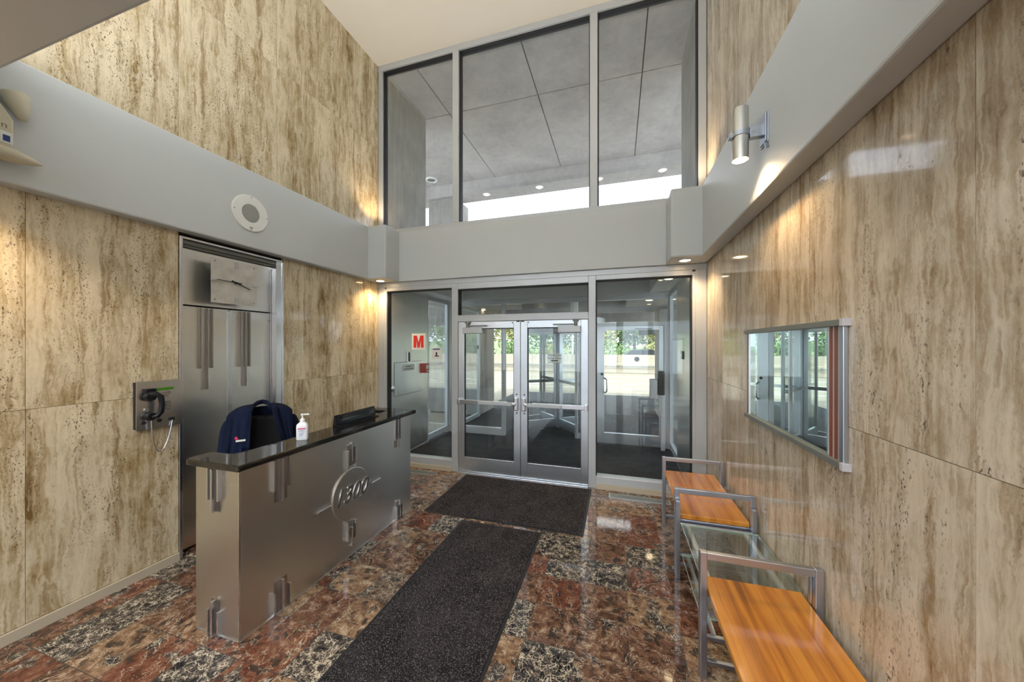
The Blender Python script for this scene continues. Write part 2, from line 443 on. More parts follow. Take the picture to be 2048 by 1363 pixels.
def copy_tree(o, parent=None):
    c = o.copy(); COL.objects.link(c)
    if parent: c.parent = parent
    for ch in list(o.children): copy_tree(ch, c)
    return c

XL, XR, YB, ZC = -3.52, .987, 4.45, 6.08      # lobby walls, glass front, high ceiling
# ================================================================== SETTING
def panel_wall(name, x0, x1, cells, mat, back):
    m = MB()
    for (y0, y1, z0, z1) in cells: m.box(x0, x1, y0+.0012, y1-.0012, z0+.0012, z1-.0012)
    o = struct(m.build(name, mat))
    b = MB()
    ys = [c[0] for c in cells]+[c[1] for c in cells]
    return o
def cells(ys, zs): return [(a, b, c, d) for a, b in zip(ys, ys[1:]) for c, d in zip(zs, zs[1:])]
cl = cells([-1.4, -.6, .378, 1.158, 1.938], [.068, 1.40, 2.80]) + cells([2.884, 4.45], [.0, 1.40, 2.80]) \
    + cells([-.6, .2, 1.07, 1.938, 2.81, 3.68, 4.45], [3.40, 4.80, 6.14])
panel_wall('wall_left', XL-.03, XL, cl, TRAV, BACK)
bk = MB(); bk.box(XL-.20, XL-.031, -1.4, 1.938, 0, 6.3); bk.box(XL-.20, XL-.031, 2.884, 4.45, 0, 6.3); bk.box(XL-.20, XL-.031, 1.938, 2.884, 2.75, 6.3)
struct(bk.build('wall_left_backing', BACK))
cl = cells([-1.4, -.46, .44, 1.34, 2.24, 3.14, 4.45], [.0, 1.435, 2.82]) + cells([-.46, .44, 1.34, 2.24, 3.14, 4.45], [3.40, 4.80, 6.14])
panel_wall('wall_right', XR, XR+.03, cl, TRAVR, BACK)
struct(B(XR+.031, XR+.2, -1.4, 4.45, 0, 6.3).build('wall_right_backing', BACK))
struct(B(XL-.20, XR+.2, -8, 4.46, -.1, 0).build('floor', FLOOR))
struct(MB().box(-7.5, XL-.2, -8, -1.4, -.1, 0).box(XR+.2, 4.5, -8, -1.4, -.1, 0).build('floor_rear', FLOOR))
struct(B(XL-.2, XR+.2, .22, 4.60, ZC, ZC+.2).build('ceiling', CREAM))
struct(B(XL, XL+.018, -1.4, 1.938, 0, .066).build('baseboard_left', TRAVB))
# white beams that ring the lobby, with a box in each corner
def rounded_box_z(m, x0, x1, y0, y1, z0, z1, r, corners):
    poly = []
    for (cx, cy, a0, on) in ((x0, y0, PI, corners[0]), (x1, y0, 1.5*PI, corners[1]), (x1, y1, 0, corners[2]), (x0, y1, .5*PI, corners[3])):
        if not on: poly.append((cx, cy)); continue
        ox, oy = cx+(r if cx == x0 else -r), cy+(r if cy == y0 else -r)
        for k in range(7):
            a = a0+k*PI/12; poly.append((ox+r*math.cos(a), oy+r*math.sin(a)))
    m.prism(poly, z0, z1)
ZB0, ZB1 = 2.75, 3.50
struct(B(XL, -3.41, .56, 4.13, ZB0, ZB1).build('trim_beam_left', WHITE, bevel=.012))
struct(B(.86, XR, .56, 4.09, ZB0, ZB1).build('trim_beam_right', WHITE, bevel=.012))
m = MB(); m.box(XL, -3.118, 4.10, 4.449, ZB0, ZB1); struct(m.build('trim_corner_left', WHITE, bevel=.012))
m = MB(); m.box(.553, XR, 4.075, 4.449, ZB0, ZB1); struct(m.build('trim_corner_right', WHITE, bevel=.02))
struct(B(-3.118, .553, 4.41, 4.449, ZB0, 3.485).build('trim_beam_front', WHITE, bevel=.006))
struct(B(XL, XR, .22, .62, ZB0, 3.30).build('trim_beam_rear', WHITE, bevel=.012))
struct(B(XL, -3.06, .62, .93, ZB0, 3.50).build('trim_corner_rear', WHITE, bevel=.012))
struct(B(XL-.2, XR+.2, .22, .32, 3.30, 6.3).build('wall_rear_upper', WHITE))
# rear lobby behind the camera
struct(B(-7.5, 4.5, -8, .22, 3.30, 3.5).build('ceiling_rear', WHITE))
struct(MB().box(-7.6, -7.5, -8, -1.2, 0, 3.5).build('wall_rear_left', TRAV))
struct(MB().box(4.5, 4.6, -8, -1.2, 0, 3.5).build('wall_rear_right', TRAVR))
struct(MB().box(-7.5, XL-.2, -1.4, -1.2, 0, 3.5).box(XR+.2, 4.5, -1.4, -1.2, 0, 3.5).build('wall_rear_returns', WHITE))
wx = [-7.5, -5.9, -4.5, -2.9, -1.5, .1, 1.5, 3.1, 4.5]
m = MB().box(-7.5, 4.5, -8.1, -8, 0, .5).box(-7.5, 4.5, -8.1, -8, 2.9, 3.5)
for x in wx: m.box(max(-7.5, x-.16), min(4.5, x+.16), -8.1, -8, .5, 2.9)
struct(m.build('wall_back', WHITE))
for i, (a, b) in enumerate(zip(wx, wx[1:])):
    struct(B(a+.16, b-.16, -8.06, -8.05, .5, 2.9).build('window_%d' % (i+3), GLASS))
for x in (-4.3, 1.9):
    struct(B(x-.22, x+.22, -5.2, -4.76, 0, 3.3).build('trim_column_rear', WHITE))

# ================================================================== GLASS FRONT
Y0, Y1 = YB, YB+.12
def bar(m, x0, x1, z0, z1, y0=Y0, y1=Y1): m.box(x0, x1, y0, y1, z0, z1)
# upper window: head, sill, posts, three panes
w = MB()
bar(w, XL, XR, 6.0, 6.08); bar(w, -3.118, .553, 3.485, 3.55); bar(w, XL, -3.118, 3.50, 3.55); bar(w, .553, XR, 3.50, 3.55)
for a, b in ((XL+.005, -3.44), (-2.255, -2.16), (-.335, -.24), (.90, XR-.005)): bar(w, a, b, 3.55, 6.0)
win = struct(w.build('window_1', ALUW, bevel=.004))
g = MB()
for a, b in ((-3.44, -2.255), (-2.16, -.335), (-.24, .90)):
    g.box(a, a+.012, Y0+.03, Y1, 3.55, 6.0); g.box(b-.012, b, Y0+.03, Y1, 3.55, 6.0); g.box(a+.012, b-.012, Y0+.03, Y1, 5.985, 6.0)
g.build('gasket', GASKET, win)
g = MB()
for a, b in ((-3.428, -2.267), (-2.148, -.347), (-.228, .888)): g.box(a, b, Y0+.06, Y0+.068, 3.55, 5.985)
g.build('window_pane', GLASSU, win)
struct(MB().box(XL-.2, XL, Y0+.0005, Y1, 0, 6.3).box(XR, XR+.2, Y0+.0005, Y1, 0, 6.3).build('wall_front_returns', CONC))
# lower storefront frame
w = MB()
bar(w, XL, XR, 2.68, 2.75)                                   # head
bar(w, XL+.002, -3.40, 0, 2.68); bar(w, -3.40, -3.365, .05, 2.66)
bar(w, -2.268, -2.172, 0, 2.68); bar(w, -.352, -.262, 0, 2.68); bar(w, .835, .87, .05, 2.66); bar(w, .87, XR-.002, 0, 2.68)
bar(w, -3.365, -2.268, 2.62, 2.68); bar(w, -2.172, -.352, 2.595, 2.68); bar(w, -.262, .835, 2.62, 2.68)
bar(w, -2.172, -.352, 2.135, 2.225)                          # door head
bar(w, -3.365, -2.268, .06, .155); bar(w, -.262, .835, .06, .155)
front = struct(w.build('window_2', ALUW, bevel=.004))
s = MB(); bar(s, -3.40, -2.268, 0.001, .06, Y0-.02, Y1); bar(s, -.262, .87, 0.001, .06, Y0-.02, Y1)
s.build('marble_sill', TRAVB, front)
g = MB()
for a, b, c, d in ((-3.365, -2.268, .155, 2.62), (-.262, .835, .155, 2.62), (-2.172, -.352, 2.225, 2.595)):
    g.box(a, a+.01, Y0+.02, Y1-.01, c, d); g.box(b-.01, b, Y0+.02, Y1-.01, c, d); g.box(a, b, Y0+.02, Y1-.01, d-.012, d)
g.build('gasket', GASKET, front)
g = MB()
for a, b, c, d in ((-3.355, -2.278, .155, 2.608), (-.252, .825, .155, 2.608), (-2.162, -.362, 2.225, 2.583)): g.box(a, b, Y0+.055, Y0+.063, c, d)
g.build('window_pane', GLASS, front)
struct(B(-2.172, -.352, Y0-.03, Y1, 0, .012).build('trim_threshold', ALU))

# ---- double doors: each leaf is a thing
def door_leaf(x0, x1, hinge_left, label, n):
    t = thing('door_leaf', label, 'door', (x0, Y0+.02, .014), group=None)
    y0, y1 = Y0+.012, Y0+.062
    st = .092
    f = MB(); f.box(x0, x0+st, y0, y1, .016, 2.13); f.box(x1-st, x1, y0, y1, .016, 2.13)
    f.box(x0+st, x1-st, y0, y1, 2.035, 2.13); f.box(x0+st, x1-st, y0, y1, .016, .225)
    f.build('door_frame', ALU, t, bevel=.003)
    g = MB(); a, b = x0+st, x1-st
    g.box(a, a+.008, y0+.012, y1-.012, .225, 2.035); g.box(b-.008, b, y0+.012, y1-.012, .225, 2.035); g.box(a, b, y0+.012, y1-.012, 2.025, 2.035); g.box(a, b, y0+.012, y1-.012, .225, .233)
    g.build('gasket', GASKET, t)
    B(a+.008, b-.008, y0+.022, y0+.028, .233, 2.025).build('door_glass', GLASS, t)
    s = 1 if hinge_left else -1
    hx = x0 if hinge_left else x1; lx = x1 if hinge_left else x0
    # panic bar
    z = 1.01
    pb = B(min(hx+s*.02, lx-s*.17), max(hx+s*.02, lx-s*.17), y0-.062, y0-.022, z-.03, z+.03).build('push_bar_housing', STEELV, t, bevel=.006)
    bb = B(min(hx+s*.33, lx-s*.10), max(hx+s*.33, lx-s*.10), y0-.082, y0-.062, z-.026, z+.026).build('push_bar', ALUW, t, bevel=.008)
    B(min(hx+s*.01, hx+s*.045), max(hx+s*.01, hx+s*.045), y0-.07, y0, z-.034, z+.034).build('end_bracket', STEELV, pb, bevel=.004)
    lk = MB(); cx = lx-s*.05
    lk.box(cx-.028, cx+.028, y0-.05, y0, z-.09, z+.09); lk.box(min(cx, cx-s*.1), max(cx, cx-s*.1), y0-.066, y0-.03, z-.022, z+.022)
    lk.build('latch_housing', STEELV, t, bevel=.012)
    for dz in (-.125, .125): MB().cyl((cx, y0-.004, z+dz), (cx, y0+.002, z+dz), .010, n=12).build('latch_screw', GASKET, t)
    # outside pull handle
    hd = MB(); px = lx-s*.07
    hd.tube([(px, y1, z+.13), (px, y1+.05, z+.13), (px-s*.01, y1+.062, z+.10), (px-s*.01, y1+.062, z-.10), (px, y1+.05, z-.13), (px, y1, z-.13)], .012)
    hd.build('pull_handle', STEELV, t, smooth=True)
    # closer
    cx = hx+s*.235
    cb = B(cx-.145, cx+.145, y0-.062, y0, 1.962, 2.048).build('door_closer', ALUW, t, bevel=.008)
    ar = MB(); ar.box(min(cx-s*.10, cx+s*.21), max(cx-s*.10, cx+s*.21), y0-.045, y0-.028, 2.062, 2.078)
    ar.cyl((cx-s*.08, y0-.036, 2.05), (cx-s*.08, y0-.036, 2.13), .02, n=14); ar.box(cx-s*.08-.035, cx-s*.08+.035, y0-.05, y0-.02, 2.105, 2.135)
    ar.build('closer_arm', BLACKP if False else GREYR, cb, bevel=.002)
    tp = MB(); tp.prism([(lx-s*.03-.03, 2.13), (lx-s*.03+.03, 2.13), (lx-s*.03+.015, 2.115), (lx-s*.03-.015, 2.115)], y0-.006, y0, 'y'); MB().cyl((lx-s*.11, y0-.004, 2.105), (lx-s*.11, y0+.001, 2.105), .008, n=10).build('closer_screw', GASKET, t)
    tp.build('top_latch', GASKET, t)
    return t
door_leaf(-2.168, -1.252, True, 'left aluminium glass door leaf with push bar beside the marble floor strip', 1)
D2 = door_leaf(-1.246, -.356, False, 'right aluminium glass door leaf carrying the small white door notice', 2)
# round stop spots and pivots on glass are part of the panes beyond; paper notice on the right leaf
n = thing('door_notice', 'small white notice with dark lettering and an arrow, stuck on the right door leaf', 'sign', (-.79, Y0+.10, 1.63))
B(-.885, -.700, Y0+.041, Y0+.0425, 1.565, 1.695).build('notice_sheet', PAPER, n)
B(-.885, -.700, Y0+.0402, Y0+.0409, 1.565, 1.569).build('notice_edge', INK, n)
text_mesh('Please Use\nOther Door', .040, 'notice_lettering', INK, n, frame_matrix((-.7925, Y0+.040, 1.650), (1, 0, 0), (0, 0, 1)), .0005)
m = MB(); m.prism([(-.845, 1.597), (-.815, 1.614), (-.815, 1.604), (-.745, 1.604), (-.745, 1.590), (-.815, 1.590), (-.815, 1.580)], Y0+.039, Y0+.0405, 'y'); m.build('notice_arrow', INK, n)

# M sticker and notice on the left pane
def on_pane_M():
    n = thing('letter_sign', 'white square sticker with a bold red letter M on the left glass pane', 'sign', (-2.83, Y0+.05, 1.85))
    x0, x1, z0, z1 = -2.955, -2.725, 1.735, 1.975
    B(x0, x1, Y0+.052, Y0+.054, z0, z1).build('sign_sheet', PAPER, n)
    a, b, c, d = x0+.03, x1-.03, z0+.03, z1-.03; wd = .045; mx = (a+b)/2
    P = [(a, c), (a, d), (a+wd*1.25, d), (mx, c+.075), (b-wd*1.25, d), (b, d), (b, c), (b-wd, c), (b-wd, d-.06), (mx+.018, c), (mx-.018, c), (a+wd, d-.06), (a+wd, c)]
    m = MB(); m.prism(P, Y0+.050, Y0+.0521, 'y'); m.build('sign_letter', SIGNR, n)
on_pane_M()
n = thing('pane_notice', 'small white notice with a dark picture right of the red letter sticker', 'sign', (-2.52, Y0+.05, 1.7))
B(-2.625, -2.455, Y0+.052, Y0+.054, 1.60, 1.765).build('notice_sheet', PAPER, n)
m = MB(); m.box(-2.60, -2.485, Y0+.0505, Y0+.052, 1.735, 1.750); m.build('notice_heading', INKB, n)
m = MB(); m.cyl((-2.54, Y0+.0505, 1.685), (-2.54, Y0+.052, 1.685), .014, n=12); m.box(-2.57, -2.50, Y0+.0505, Y0+.052, 1.635, 1.650); m.box(-2.55, -2.53, Y0+.0505, Y0+.052, 1.645, 1.675); m.build('notice_picture', GASKET, n)

# ---- floor vents in front of the side panes
def floor_vent(x0, x1, label):
    t = thing('floor_vent', label, 'vent', ((x0+x1)/2, 4.28, 0), group='floor vents before the glass front')
    B(x0, x1, 4.22, 4.345, .001, .006).build('vent_frame', ALU, t)
    m = MB()
    for k in range(5): m.box(x0+.015, x1-.015, 4.237+k*.02, 4.247+k*.02, .006, .009)
    m.build('vent_slats', GREYR, t)
floor_vent(-.10, .58, 'brushed metal floor vent in the marble beside the benches')
floor_vent(-3.05, -2.43, 'brushed metal floor vent in the marble behind the reception desk')

# ================================================================== VESTIBULE
struct(B(XL-.2, XR+.2, 4.461, 13.0, -.1, -.004).build('floor_vestibule', RUG))
XS, XT = -3.38, .86
# steel side panels of the vestibule
p = thing('steel_wall_panel', 'tall brushed steel wall panel with an access hatch behind the left pane', 'panel', (XS, 5.1, 0))
B(XS-.06, XS, 4.58, 5.665, .02, 2.70).build('panel_sheet', STEEL, p)
m = B(XS, XS+.004, 4.66, 5.48, .99, 1.52); m.build('access_hatch', STEELV, p)
m = MB().box(XS+.0041, XS+.0046, 4.655, 4.661, .985, 1.525).box(XS+.0041, XS+.0046, 4.66, 5.48, .985, .991).box(XS+.0041, XS+.0046, 4.66, 5.48, 1.519, 1.525); m.build('hatch_seam', GASKET, p)
lab = B(XS+.004, XS+.007, 4.86, 5.22, 1.375, 1.475).build('hatch_label', PAPER, p)
m = MB()
for k, (a, b) in enumerate(((4.96, 5.12), (4.90, 5.18))): m.box(XS+.007, XS+.008, a, b, 1.437-k*.04, 1.447-k*.04)
m.build('label_lettering', INK, lab)
m = MB().lathe([(.055, 0), (.055, .006), (.02, .02), (.012, .02)], (XS, 4.60, 1.12), (1, 0, 0), 20); m.build('round_lock', STEELV, p, smooth=True)
k = thing('key_box', 'small dark key box on the steel wall panel above the hatch', 'key box', (XS, 5.02, 1.6))
B(XS, XS+.035, 4.98, 5.09, 1.515, 1.695).build('box_body', STEELV, k, bevel=.004)
B(XS+.035, XS+.042, 4.995, 5.04, 1.53, 1.68).build('box_slot', BLACKP, k)
k = thing('fire_alarm_pull', 'red fire alarm pull station at the edge of the steel wall panel', 'fire alarm', (XS, 5.53, 1.38))
B(XS, XS+.07, 5.47, 5.60, 1.30, 1.47).build('alarm_body', RED, k, bevel=.004)
B(XS+.07, XS+.078, 5.495, 5.575, 1.37, 1.44).build('alarm_window', PAPER, k)
B(XS+.07, XS+.09, 5.505, 5.565, 1.325, 1.35).build('alarm_lever', PAPER, k)
p = thing('steel_wall_panel', 'tall brushed steel wall panel behind the right glass pane', 'panel', (XT, 5.1, 0))
B(XT, XT+.06, 4.58, 5.665, .02, 2.70).build('panel_sheet', STEEL, p)
k = thing('button_plate', 'small dark push-button plate on the right steel wall panel', 'button', (XT, 5.2, 1.67))
B(XT-.02, XT, 5.15, 5.27, 1.61, 1.72).build('plate', BLACKP, k, bevel=.004)
MB().cyl((XT-.026, 5.21, 1.665), (XT-.02, 5.21, 1.665), .025, n=16).build('push_button', STEELV, k)
# side glazing
for sx, nm, x in ((-1, 'left', XS-.05), (1, 'right', XT)):
    w = MB(); w.box(x, x+.05, 5.665, 5.70, 0, 2.70); w.box(x, x+.05, 6.44, 6.50, 0, 2.70); w.box(x, x+.05, 5.70, 6.44, .03, .13); w.box(x, x+.05, 5.70, 6.44, 2.64, 2.70)
    w.box(x, x+.05, 4.58, 5.665, 0, .02)
    f = struct(w.build('window_%d' % (21 if sx < 0 else 22), ALUW, bevel=.003))
    B(x+.02, x+.028, 5.70, 6.44, .13, 2.64).build('window_pane', GLASS, f)
# vestibule walls, ceiling ring and coffer
struct(MB().box(XL-.2, XS-.061, 4.571, 5.70, 0, 6.1).build('wall_vestibule_left', CONC))
struct(MB().box(XT+.061, XR+.25, 4.571, 5.70, 0, 6.1).build('wall_vestibule_right', CONC))
c = MB(); zc, zt = 2.70, 2.95
c.box(XS-.06, XT+.06, 4.571, 4.90, zc, 3.05); c.box(XS-.06, -3.0, 4.90, 6.44, zc, 3.05); c.box(.53, XT+.06, 4.90, 6.44, zc, 3.05); c.box(-3.0, .53, 6.40, 6.62, zc, 3.05); c.box(-3.0, .53, 4.90, 6.40, zt, 3.05)
struct(c.build('ceiling_vestibule', WHITE))
def downlight(x, y, z, label, group, r=.055, e=None, mat=LAMP, spot=95, col=(1, .70, .38)):
    t = thing('downlight', label, 'ceiling light', (x, y, z), group=group)
    MB().lathe([(r*1.35, 0), (r*1.35, -.004), (r*1.05, -.008), (r*.98, 0)], (x, y, z), n=28).build('trim_ring', STEELV, t, smooth=True)
    MB().lathe([(r, -.0005), (r, -.006), (r*.6, -.012), (.004, -.014)], (x, y, z), n=24).build('lamp', mat, t, smooth=True)
    if e:
        light('downlight_beam', 'SPOT', (x, y, z-.03), e, col, spot_size=math.radians(spot), spot_blend=.8, shadow_soft_size=.05)
    return t
downlight(-3.335, 4.27, ZB0, 'lit round downlight under the corner box above the reception desk', None, .055, 42, spot=140)
downlight(-3.30, .775, ZB0, 'lit round downlight under the rear corner box left of the emergency light', None, .055, 42, spot=140)
downlight(.72, 4.235, ZB0, 'lit round downlight under the corner box above the far bench', None, .055, 42, spot=140)
downlight(-1.75, 5.0, zt, 'lit round downlight above the transom of the double doors', None, .05, 10, LAMP)
downlight(.66, 5.06, zc, 'lit round downlight in the vestibule ceiling behind the right pane', None, .05, 10, LAMP)

# second glass screen with revolving door and a swing door
S0, S1 = 6.50, 6.60
w = MB()
w.box(XS-.05, XT+.05, S0, S1, 2.62, 2.70); w.box(XS-.05, XS+.02, S0, S1, 0, 2.62); w.box(XT-.02, XT+.05, S0, S1, 0, 2.62)
w.box(-2.215, -2.145, S0, S1, 0, 2.62); w.box(-.445, -.385, S0, S1, 0, 2.62); w.box(-.385, XT-.02, S0, S1, 2.15, 2.21)
w.box(XS+.02, -2.215, S0, S1, 0, .14)
w.box(.775, XT-.02, S0, S1, 0, 2.15)
f = struct(w.build('window_23', ALUW, bevel=.003))
g = MB(); g.box(XS+.02, -2.215, S0+.05, S0+.058, .14, 2.62); g.box(-.385, XT-.02, S0+.05, S0+.058, 2.21, 2.62); g.box(-2.145, -.445, S0+.05, S0+.058, 2.42, 2.62)
g.build('window_pane', GLASS, f)
w = MB(); w.box(-2.145, -.445, S0, S1, 2.36, 2.42); w.build('transom_bar', ALUW, f)
t = thing('swing_door', 'single aluminium glass door with a curved pull handle behind the right pane', 'door', (.2, S0+.03, 0))
y0, y1 = S0+.03, S0+.08
w = MB(); w.box(-.38, -.235, y0, y1, .01, 2.145); w.box(.70, .772, y0, y1, .01, 2.145); w.box(-.235, .70, y0, y1, 2.07, 2.145); w.box(-.235, .70, y0, y1, .01, .20)
w.build('door_frame', ALU, t, bevel=.003)
B(-.235, .70, y0+.02, y0+.026, .20, 2.07).build('door_glass', GLASS, t)
MB().tube([(-.25, y0, 1.20), (-.22, y0-.06, 1.20), (-.185, y0-.075, 1.17), (-.185, y0-.075, .97), (-.22, y0-.06, .94), (-.25, y0, .94)], .015).build('pull_handle', STEELV, t, smooth=True)
MB().cyl((-.275, y0-.012, 1.27), (-.275, y0, 1.27), .022, n=16).build('lock_cylinder', BLACKP, t)
cb = B(.36, .66, y0-.07, y0, 1.98, 2.07).build('door_closer', GREYR, t, bevel=.005)
B(.30, .58, y0-.045, y0-.03, 2.085, 2.10).build('closer_arm', GREYR, cb)
MB().cyl((.33, y0-.01, 1.55), (.33, y0, 1.55), .045, n=20).build('round_sticker', GREYR, t)
t = thing('door_intercom', 'grey intercom handset unit on a slim post behind the right pane', 'intercom', (.73, 6.40, 0))
B(.71, .775, 6.36, 6.42, 0, 1.0).build('post', ALUW, t, bevel=.004)
B(.53, .655, 6.34, 6.44, .88, 1.22).build('box', ALUW, t, bevel=.012)
m = MB(); rounded_box_z(m, .655, .77, 6.32, 6.46, .95, 1.36, .03, (1, 1, 1, 1)); m.build('handset', BLACKP, t, bevel=.015)

# revolving door
def revolving():
    cx, cy, R, H = -1.25, 7.55, .95, 2.36
    t = thing('revolving_door', 'glass revolving door drum beyond the double doors', 'revolving door', (cx, cy, 0))
    def arc(a0, a1, r, z0, z1, th, n=18):
        m = MB()
        for k in range(n):
            a = a0+(a1-a0)*k/n; b = a0+(a1-a0)*(k+1)/n
            P = [(cx+math.cos(q)*rr, cy+math.sin(q)*rr) for q, rr in ((a, r), (b, r), (b, r+th), (a, r+th))]
            m.prism(P, z0, z1)
        return m
    h = math.radians(31)
    for k, (a0, a1) in enumerate(((-PI/2+h, PI/2-h), (PI/2+h, 1.5*PI-h))):
        arc(a0, a1, R, .10, 2.15, .01).build('curved_glass', GLASS, t, weld=True)
        fr = arc(a0, a1, R-.015, .0, .10, .04)
        for q in (a0, a1): fr.cyl((cx+math.cos(q)*R, cy+math.sin(q)*R, 0), (cx+math.cos(q)*R, cy+math.sin(q)*R, 2.15), .03, n=12)
        fr.build('drum_post', ALUW, t)
    m = MB().cyl((cx, cy, 2.06), (cx, cy, H), R+.05, n=48); m.build('canopy', ALUW, t)
    MB().cyl((cx, cy, .0), (cx, cy, 2.15), .04, n=16).build('central_shaft', ALU, t, smooth=True)
    for k in range(4):
        a = math.radians(38)+k*PI/2
        Mx = Matrix.Translation((cx, cy, 0)) @ Matrix.Rotation(a, 4, 'Z')
        w = MB(); w.box(.045, .10, -.02, .02, .03, 2.12, Mx); w.box(R-.09, R-.03, -.02, .02, .03, 2.12, Mx); w.box(.10, R-.09, -.02, .02, 2.05, 2.12, Mx); w.box(.10, R-.09, -.02, .02, .03, .20, Mx)
        wg = w.build('door_wing', ALU, t)
        MB().box(.10, R-.09, -.004, .004, .20, 2.05, Mx).build('wing_glass', GLASS, wg)
        MB().box(.05, R-.05, -.06, -.03, 1.0, 1.06, Mx).build('push_rail', STEELV, wg)
revolving()

# ================================================================== OUTSIDE
# high soffit of scored concrete, joints as real grooves between slabs
sx = [-9.0, -6.4, -4.66, -2.96, -1.295, .37, 2.03, 4.5, 7.0]
sy = [4.571, 5.73, 8.215]
m = MB()
for a, b in zip(sx, sx[1:]):
    for c, d in zip(sy, sy[1:]):
        m.box(a+.009, b-.009, c+(.009 if c > 4.6 else 0), d-.009, ZC-.02, ZC+.3)
struct(m.build('ceiling_soffit', CONCS))
struct(B(-9, 7, 4.571, 8.215, ZC+.005, ZC+.3).build('ceiling_soffit_backing', plain('dark_joint_filler', (.05, .05, .05), .9)))
struct(B(-9, 7, 8.215, 8.75, 5.74, 6.7).build('trim_soffit_beam', CONCS))
struct(MB().box(-9, XL-.2, -8, 4.571, 6.1, 6.4).box(XR+.2, 7, -8, 4.571, 6.1, 6.4).box(XL-.2, XR+.2, -8, 4.571, 6.3, 6.5).build('roof_slab', CONC))
for i, x in enumerate((-4.64, -3.27, -1.86, -.42, .97)):
    downlight(x, 8.40, 5.74, ('warm soffit spotlight on the beam above the far lane, number %s from the left' % ['one', 'two', 'three', 'four', 'five'][i]) if False else
              ['warm soffit spotlight above the concrete column, leftmost of the beam row', 'warm soffit spotlight at the left end of the middle upper pane', 'warm soffit spotlight centred in the middle upper pane',
               'warm soffit spotlight beside the upper right mullion', 'warm soffit spotlight at the right end of the beam row'][i], 'spotlights along the soffit beam', .075, None, LAMPS)
t = thing('soffit_speaker', 'white round ceiling fitting in the concrete soffit behind the upper left pane', 'speaker', (-4.58, 7.86, ZC-.02))
MB().lathe([(.16, 0), (.16, -.015), (.12, -.03), (.10, -.01)], (-4.58, 7.86, ZC-.02), n=32).build('ring', PAPER, t, smooth=True)
MB().lathe([(.10, -.005), (.10, -.012), (.02, -.012)], (-4.58, 7.86, ZC-.02), n=24).build('grille', GREYR, t)
tag(B(-4.93, -4.10, 8.30, 9.10, 0, 5.74).build('concrete_column', CONC, bevel=.02), 'tall square grey concrete column under the soffit beam', 'column')
tag(B(-3.95, -3.40, 8.20, 9.34, 0, 2.74).build('concrete_pier', CONC, bevel=.015), 'low grey concrete pier beyond the left door leaf', 'pier')
tag(B(.98, 1.5, 9.2, 10.2, 0, 2.70).build('concrete_pier', CONC, bevel=.015), 'low grey concrete pier beyond the single swing door', 'pier')
# low canopy beyond the vestibule: concrete beams and coffers
c = MB()
c.box(-4.2, 2.2, 11.6, 12.0, 2.56, 2.98); c.box(-4.2, 2.2, 6.63, 12.0, 3.05, 3.25)
c.box(-4.2, -2.4, 6.63, 8.7, 2.74, 3.05); c.box(.2, 2.2, 6.63, 9.3, 2.78, 3.05); c.box(-4.2, 2.2, 9.6, 10.0, 2.70, 3.05)
struct(c.build('ceiling_canopy', CONCS))
downlight(-3.39, 8.45, 2.74, 'lit round downlight under the low canopy behind the left transom', None, .07, None, LAMP)
downlight(.66, 8.0, 2.78, 'lit round downlight under the low canopy beyond the swing door', None, .07, None, LAMP)
t = thing('canopy_pendant', 'white cylindrical ceiling lamp hanging under the low canopy', 'ceiling light', (-1.05, 9.0, 3.05))
MB().cyl((-1.07, 9.0, 2.55), (-1.07, 9.0, 3.0), .10, n=28).build('shade', PAPER, t, smooth=True)
MB().cyl((-1.07, 9.0, 3.0), (-1.07, 9.0, 3.05), .05, n=18).build('mount', GREYR, t)
# outer wind screen
w = MB(); w.box(-3.40, -3.35, 7.02, 7.10, 0, 2.70); w.box(-3.40, -3.35, 8.08, 8.16, 0, 2.70); w.box(-3.40, -3.35, 7.10, 8.08, 0, .09); w.box(-3.40, -3.35, 7.10, 8.08, 2.62, 2.70)
f = tag(w.build('wind_screen', ALUW), 'aluminium framed glass wind screen standing before the concrete pier', 'glass screen')
B(-3.38, -3.372, 7.10, 8.08, .09, 2.62).build('screen_glass', GLASS, f)
MB().cyl((-3.35, 7.98, 1.75), (-3.34, 7.98, 1.75), .055, n=20).build('round_sticker', GASKET, f)

# ground, marked parking, barrier wall
struct(MB().box(-80, 80, 13.0, 80, -.14, -.02).build('ground', ASPH))
struct(MB().box(-80, XL-.2, 4.0, 13.0, -.14, -.02).box(XR+.2, 80, 4.0, 13.0, -.14, -.02).build('ground_apron', ASPH))
def stripe(x, y, ang, ln, label):
    Mx = Matrix.Translation((x, y, 0)) @ Matrix.Rotation(ang, 4, 'Z')
    tag(MB().box(-.06, .06, -ln/2, ln/2, -.0198, -.014, Mx).build('parking_line', LINE), label, 'road marking', 'white bay lines on the parking ground')
for i in range(9):
    x = -14+i*3.0
    stripe(x, 17.2, math.radians(-52), 5.0, 'white angled parking bay line on the pale paving outside')
tag(B(-60, 60, 15.0, 15.12, -.0198, -.014).build('lane_line', LINE), 'long white lane line across the pale paving', 'road marking')
tag(B(-60, 60, 20.6, 20.72, -.0198, -.014).build('lane_line', LINE), 'long white edge line at the foot of the barrier wall', 'road marking')
w = thing('barrier_wall', 'long pale concrete barrier wall along the far side of the parking', 'wall', (0, 23.7, 0))
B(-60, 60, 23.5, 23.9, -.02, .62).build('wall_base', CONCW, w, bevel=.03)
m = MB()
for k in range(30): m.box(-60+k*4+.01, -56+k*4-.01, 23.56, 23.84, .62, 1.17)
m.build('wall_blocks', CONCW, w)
m = MB().box(-60, 60, 23.40, 23.44, .40, .46)
for k in range(41): m.box(-60+k*3, -59.93+k*3, 23.43, 23.5, .38, .50)
m.build('guard_rail', GREYR, w)
